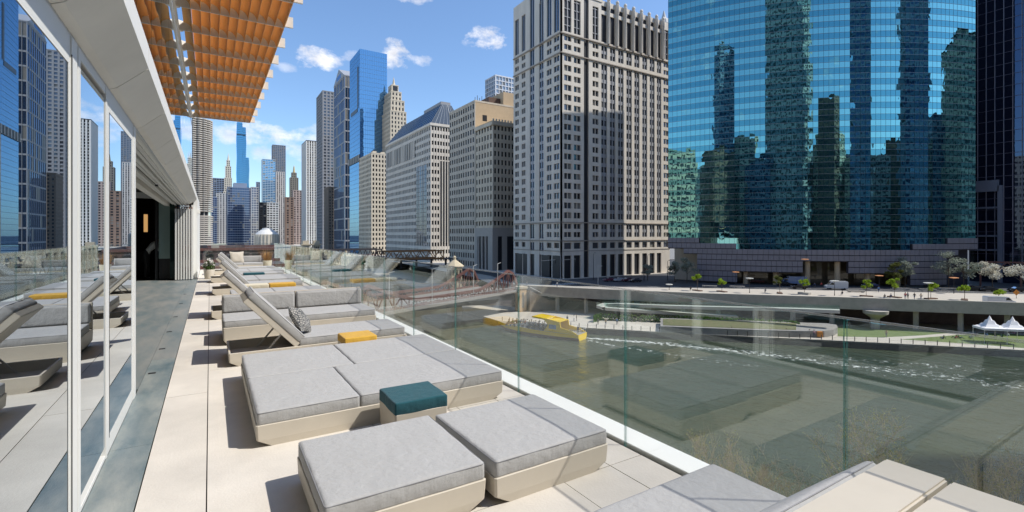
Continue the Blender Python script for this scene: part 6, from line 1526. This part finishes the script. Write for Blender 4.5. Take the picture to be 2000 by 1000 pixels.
    sb = ob_.modifiers.new('d', 'SUBSURF'); sb.levels = 1; sb.render_levels = 1
    dg_ = bpy.context.evaluated_depsgraph_get(); dg_.update(); ev = ob_.evaluated_get(dg_); m2 = bpy.data.meshes.new_from_object(ev)
    V = [tuple(v.co) for v in m2.vertices]; Fc = [tuple(p.vertices) for p in m2.polygons]; reg = []
    for p in m2.polygons:
        c = p.center; best = min(E_, key=lambda e: seg_d(c, Vector(J[e[0]]), Vector(J[e[1]])))
        if best[1] in ('hd', 'tp') or best[0] == 'nk': r = 2
        elif best[1] in ('fl', 'fr'): r = 2
        elif best[1] in ('wl', 'wr'): r = 3
        elif best[1] in ('tl', 'tr'): r = 4
        elif best[1] in ('hl', 'hr', 'kl', 'kr', 'al', 'ar'): r = 1
        else: r = 0
        reg.append(r)
    bpy.data.objects.remove(ob_); bpy.data.meshes.remove(me)
    SKEL[pose] = (V, Fc, reg, J); return SKEL[pose]
def seg_d(p, a, b):
    ab = b-a; t = max(0, min(1, (p-a).dot(ab)/ab.length_squared)); return (p-a-ab*t).length
PM = {}
def person(label, loc, rz, pose, top, bottom, skin=None, hair=None, shortsl=False, group=None, sc=1.0):
    key = (pose, top, bottom, skin, hair, shortsl); skin_m = m_skin2 if skin else m_skin; hair_m = m_hair2 if hair else m_hair
    V, Fc, reg, J = body_mesh(pose)
    if key not in PM:
        me = bpy.data.meshes.new('body'); me.from_pydata(V, [], Fc)
        for m in (CL[top], CL[bottom], skin_m, skin_m if shortsl else CL[top], CL['black']): me.materials.append(m)
        me.polygons.foreach_set('material_index', reg); me.polygons.foreach_set('use_smooth', [True]*len(Fc)); me.update()
        hd, tp = Vector(J['hd']), Vector(J['tp']); c = hd.lerp(tp, .55); hm = MB(); n = 8
        for i in range(5):
            for j in range(n):
                t0, t1 = math.pi*.62*i/5, math.pi*.62*(i+1)/5; a0, a1 = 2*math.pi*j/n, 2*math.pi*(j+1)/n
                P_ = lambda t_, a: (c.x+.115*math.sin(t_)*math.cos(a), c.y+.012+.125*math.sin(t_)*math.sin(a)+.02, c.z+.125*math.cos(t_)-.005)
                if i >= 2 and math.sin((a0+a1)/2) < -.3: continue
                hm.quad(P_(t0, a0), P_(t1, a0), P_(t1, a1), P_(t0, a1))
        fm = MB(); 
        for sx_ in (-.035, .035): fm.box(c.x+sx_-.012, c.y-.125, c.z-.012, c.x+sx_+.012, c.y-.095, c.z+.002)
        fm.box(c.x-.012, c.y-.14, c.z-.045, c.x+.012, c.y-.09, c.z-.015, 1); fm.box(c.x-.03, c.y-.122, c.z-.068, c.x+.03, c.y-.09, c.z-.060)
        PM[key] = (me, hm.mesh('hair', hair_m, smooth=True), fm.mesh('face', [m_hair, skin_m]))
    me, hm, fm = PM[key]; t = thing('person', label, 'person', loc, rz, group); t.scale = (sc, sc, sc)
    inst('body', me, t); inst('hair', hm, t); inst('face', fm, t); return t
def rw(px, py): return (*wp(px, py, ZR+.01), ZR+.01)
people = [
 (1108, 629, 'stand', 'navy', 'jeans', 'person in a navy top standing nearest the stairs'), (1121, 628, 'stand', 'white', 'jeans', 'person in a white top standing in the pair by the stairs'), (1126, 627, 'stand', 'black', 'black', 'person in black standing next to the one in white'),
 (1168, 635, 'walk', 'grey', 'black', 'person in grey walking by the hedge end'), (1183, 636, 'walk', 'tan', 'jeans', 'person in tan walking before the hedge'), (1205, 634, 'walk', 'blue', 'navy', 'person in blue walking in front of the hedge'),
 (1429, 652, 'walk', 'black', 'black', 'person in black walking along the riverwalk left of the curved wall'), (1505, 657, 'walk', 'grey', 'navy', 'person in grey walking in front of the curved wall'), (1536, 656, 'walk', 'green', 'jeans', 'person in green walking by the planting'), (1581, 658, 'walk', 'white', 'navy', 'person in a white top walking near the curved wall end'), (1590, 659, 'walk', 'pink', 'jeans', 'person in pink walking near the curved wall end'),
 (1731, 659, 'walk', 'tan', 'grey', 'person in tan walking on the diagonal path'),
 (1657, 633, 'lounge', 'red', 'jeans', 'person in red sitting at the back edge of the lawn')]
for px, py, po, a, b, lab in people: person(lab, rw(px, py), R(random.choice((40, 220, 130)) if po == 'stand' else (-45 if px % 2 else 135)), po, a, b)
lounge = [(1842, 662, 'black', 'jeans', 'person in black sitting farthest left on the lawn'), (1866, 661, 'red', 'black', 'person in red sitting in a pair on the lawn'), (1874, 661, 'navy', 'jeans', 'person in navy sitting in a pair on the lawn'), (1897, 661, 'white', 'jeans', 'person in a white top sitting on the lawn beside one in grey'), (1906, 656, 'grey', 'black', 'person in grey sitting on the lawn edge'), (1927, 656, 'blue', 'navy', 'person in blue sitting in the middle of the lawn'), (1943, 657, 'black', 'black', 'person in black lounging right of the one in blue'), (1958, 658, 'green', 'jeans', 'person in green lounging on the lawn'), (1967, 656, 'white', 'grey', 'person in white and grey lounging on the lawn'), (1983, 653, 'pink', 'jeans', 'person in pink sitting near the right edge of the lawn')]
for px, py, a, b, lab in lounge: person(lab, rw(px, py), random.uniform(0, 6.28), 'lounge', a, b, group='people sitting on the lawn', skin=px % 2 == 0)
ped = [(1728, 584, 'sit', 'black', 'jeans', 'person in black seated by the viaduct parapet'), (1740, 583, 'sit', 'navy', 'navy', 'person in navy seated by the parapet planter'), (1768, 584, 'stand', 'red', 'jeans', 'person in red standing at the parapet'), (1773, 584, 'stand', 'grey', 'black', 'person in grey standing beside the one in red'), (1786, 585, 'walk', 'black', 'jeans', 'person in black walking along the parapet'), (1799, 586, 'walk', 'tan', 'navy', 'person in tan walking along the parapet'), (1349, 568, 'sit', 'black', 'black', 'person in black seated left of the first young tree'), (1495, 572, 'sit', 'grey', 'navy', 'person in grey seated midway along the pavement'), (1645, 577, 'sit', 'black', 'jeans', 'person in dark clothes seated right of the pale lamp'), (1591, 563, 'walk', 'navy', 'black', 'person in navy walking before the lobby'), (1716, 571, 'walk', 'blue', 'navy', 'person in blue walking right of the lobby'), (1604, 562, 'stand', 'red', 'black', 'person in red standing at the lobby columns'), (1029, 560, 'stand', 'grey', 'jeans', 'person in grey standing at the bridge end'), (1088, 561, 'stand', 'white', 'jeans', 'person in white waiting near the signal mast')]
for px, py, po, a, b, lab in ped: person(lab, (*wp(px, py, ZS+.13), ZS+.13), R(135), po, a, b)
# inside the doorway
person('person in a white shirt bending over inside the dark doorway', (-1.88, 21.5, 0.0), R(80), 'bend', 'white', 'black')
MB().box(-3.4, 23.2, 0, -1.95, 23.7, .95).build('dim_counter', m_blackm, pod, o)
t = thing('wall_light', 'small glowing wall light inside the dark doorway', 'lamp', (-2.16, 24.0, 2.05)); MB().box(-.06, -.04, -.35, .06, .04, .35).build('glass_tube', mat('warm_glow', (.8,.6,.3), .5, emis=((1.0, .55, .2), .45)), t)

# ---- boat ---------------------------------------------------------------
bx, by = wp(1052, 660, ZW); bx2, by2 = wp(1138, 664, ZW)
pb, ps = Vector(wp(974, 641.5, ZW)), Vector(wp(1138, 664, ZW)); dv = (ps-pb); LBt = dv.length; mid = pb.lerp(ps, .5); ang_ = math.atan2(dv.y, dv.x)

bt = thing('tour_boat', 'yellow open tour boat full of passengers speeding up the river', 'boat', (mid.x, mid.y, ZW), ang_+math.pi)
m_by = mat('yellow_hull', (.90,.62,.005), .35, coat=.5); m_bb = mat('hull_stripe', (.30,.16,.10), .6); hl = LBt/2; bwd = 2.5
secs = [(-hl, .86, .15, 1.5), (-hl*.6, 1.0, .05, 1.45), (0, 1.0, .0, 1.5), (hl*.4, .9, .05, 1.75), (hl*.75, .6, .3, 1.85), (hl, .06, 1.0, 2.0)]
mb = MB()
for x_, wf, zl_, zu_ in secs: mb.v += [(x_, -bwd*wf*.72, zl_-.3), (x_, -bwd*wf, zl_+.55), (x_, -bwd*wf, zu_), (x_, bwd*wf, zu_), (x_, bwd*wf, zl_+.55), (x_, bwd*wf*.72, zl_-.3)]
for i in range(len(secs)-1):
    for j in range(6): k = (j+1) % 6; mb.f.append((i*6+j, i*6+k, (i+1)*6+k, (i+1)*6+j)); mb.m.append(1 if j in (0, 4) and False else (2 if j == 2 else (1 if j in (0, 4) else 0)))
mb.f.append((0,5,4,3,2,1)); mb.m.append(0); n_ = (len(secs)-1)*6; mb.f.append(tuple(n_+j for j in range(6))); mb.m.append(0)
mb.build('hull', [m_by, m_bb, mat('boat_deck', (.28,.26,.22), .8)], bt)
cab = MB(); cab.v = []
poly = [(-hl*.98, 1.5), (-hl*.86, 2.2), (-hl*.62, 2.7), (-hl*.60, 4.0), (-hl*.30, 4.5), (hl*.02, 4.7), (hl*.05, 4.45), (-hl*.24, 4.15), (-hl*.34, 3.0), (-hl*.24, 1.5)]
n = len(poly)
for s in (-1, 1):
    c_ = MB(); c_.v = [(p[0], s*bwd*.9, p[1]) for p in poly]+[(p[0], s*bwd*.82, p[1]) for p in poly]; c_.f = [tuple(range(n)), tuple(reversed(range(n, 2*n)))]+[(j, n+j, n+(j+1) % n, (j+1) % n) for j in range(n)]; c_.m = [0]*len(c_.f); c_.build('side_fairing', m_by, bt)
MB().box(-hl*.60, -bwd*.82, 3.98, -hl*.28, bwd*.82, 4.1).build('cabin_roof', m_by, bt)
MB().bar((-hl*.30, 0, 4.35), (hl*.04, 0, 4.62), bwd*1.7, .1).build('roof_wing', m_by, bt)
MB().box(-hl*.52, -bwd*.93, 2.2, -hl*.36, -bwd*.905, 3.2).box(-hl*.52, bwd*.905, 2.2, -hl*.36, bwd*.93, 3.2).build('blue_wave_mark', mat('blue_mark', (.12,.25,.45), .5), bt)
mb = MB(); [mb.tube([(-hl*.98+k*.55, s*bwd*.8, 1.5), (-hl*.98+k*.55, s*bwd*.8, 2.5)], .035, 5) for k in range(5) for s in (-1, 1)]; mb.bar((-hl, -bwd*.8, 2.5), (-hl*.8, -bwd*.8, 2.5), .05); mb.bar((-hl, bwd*.8, 2.5), (-hl*.8, bwd*.8, 2.5), .05); mb.bar((-hl, -bwd*.8, 2.5), (-hl, bwd*.8, 2.5), .05); mb.build('stern_rail', m_alup, bt)
mb = MB()
for r_ in range(9): 
    x_ = -hl*.18+r_*hl*.95/9
    for s in (-1, 1): mb.box(x_, s*1.3-.85, 1.5, x_+.42, s*1.3+.85, 1.98); mb.box(x_-.08, s*1.3-.85, 1.5, x_, s*1.3+.85, 2.4)
mb.build('bench', mat('bench_grey', (.10,.11,.13), .7), bt)
cols = ['grey', 'navy', 'red', 'grey', 'black', 'blue', 'white', 'tan', 'green']
ca, sa = math.cos(ang_+math.pi), math.sin(ang_+math.pi); k = 0
for r_ in range(9):
    for s in (-1.85, -.95, .95, 1.85):
        if r_ > 6 and abs(s) > 1.5: continue
        lx = -hl*.18+r_*hl*.95/9+.2; ly = s
        c = cols[(k*5+r_) % 9]
        person('boat passenger in %s, %s seat, row %s from the cabin' % (c, {-1.85: 'outer port', -.95: 'inner port', .95: 'inner starboard', 1.85: 'outer starboard'}[s], ('one', 'two', 'three', 'four', 'five', 'six', 'seven', 'eight', 'nine')[r_]), (mid.x+lx*ca-ly*sa, mid.y+lx*sa+ly*ca, ZW+1.48), ang_+math.pi+R(90), 'sit', c, ['jeans', 'black', 'tan'][k % 3], skin=(k % 4 == 0), hair=(k % 3 == 0), group='passengers seated on the tour boat', sc=1.15); k += 1
person('person in navy standing at the stern of the tour boat', (mid.x-hl*.9*ca, mid.y-hl*.9*sa, ZW+1.5), ang_, 'stand', 'navy', 'black')
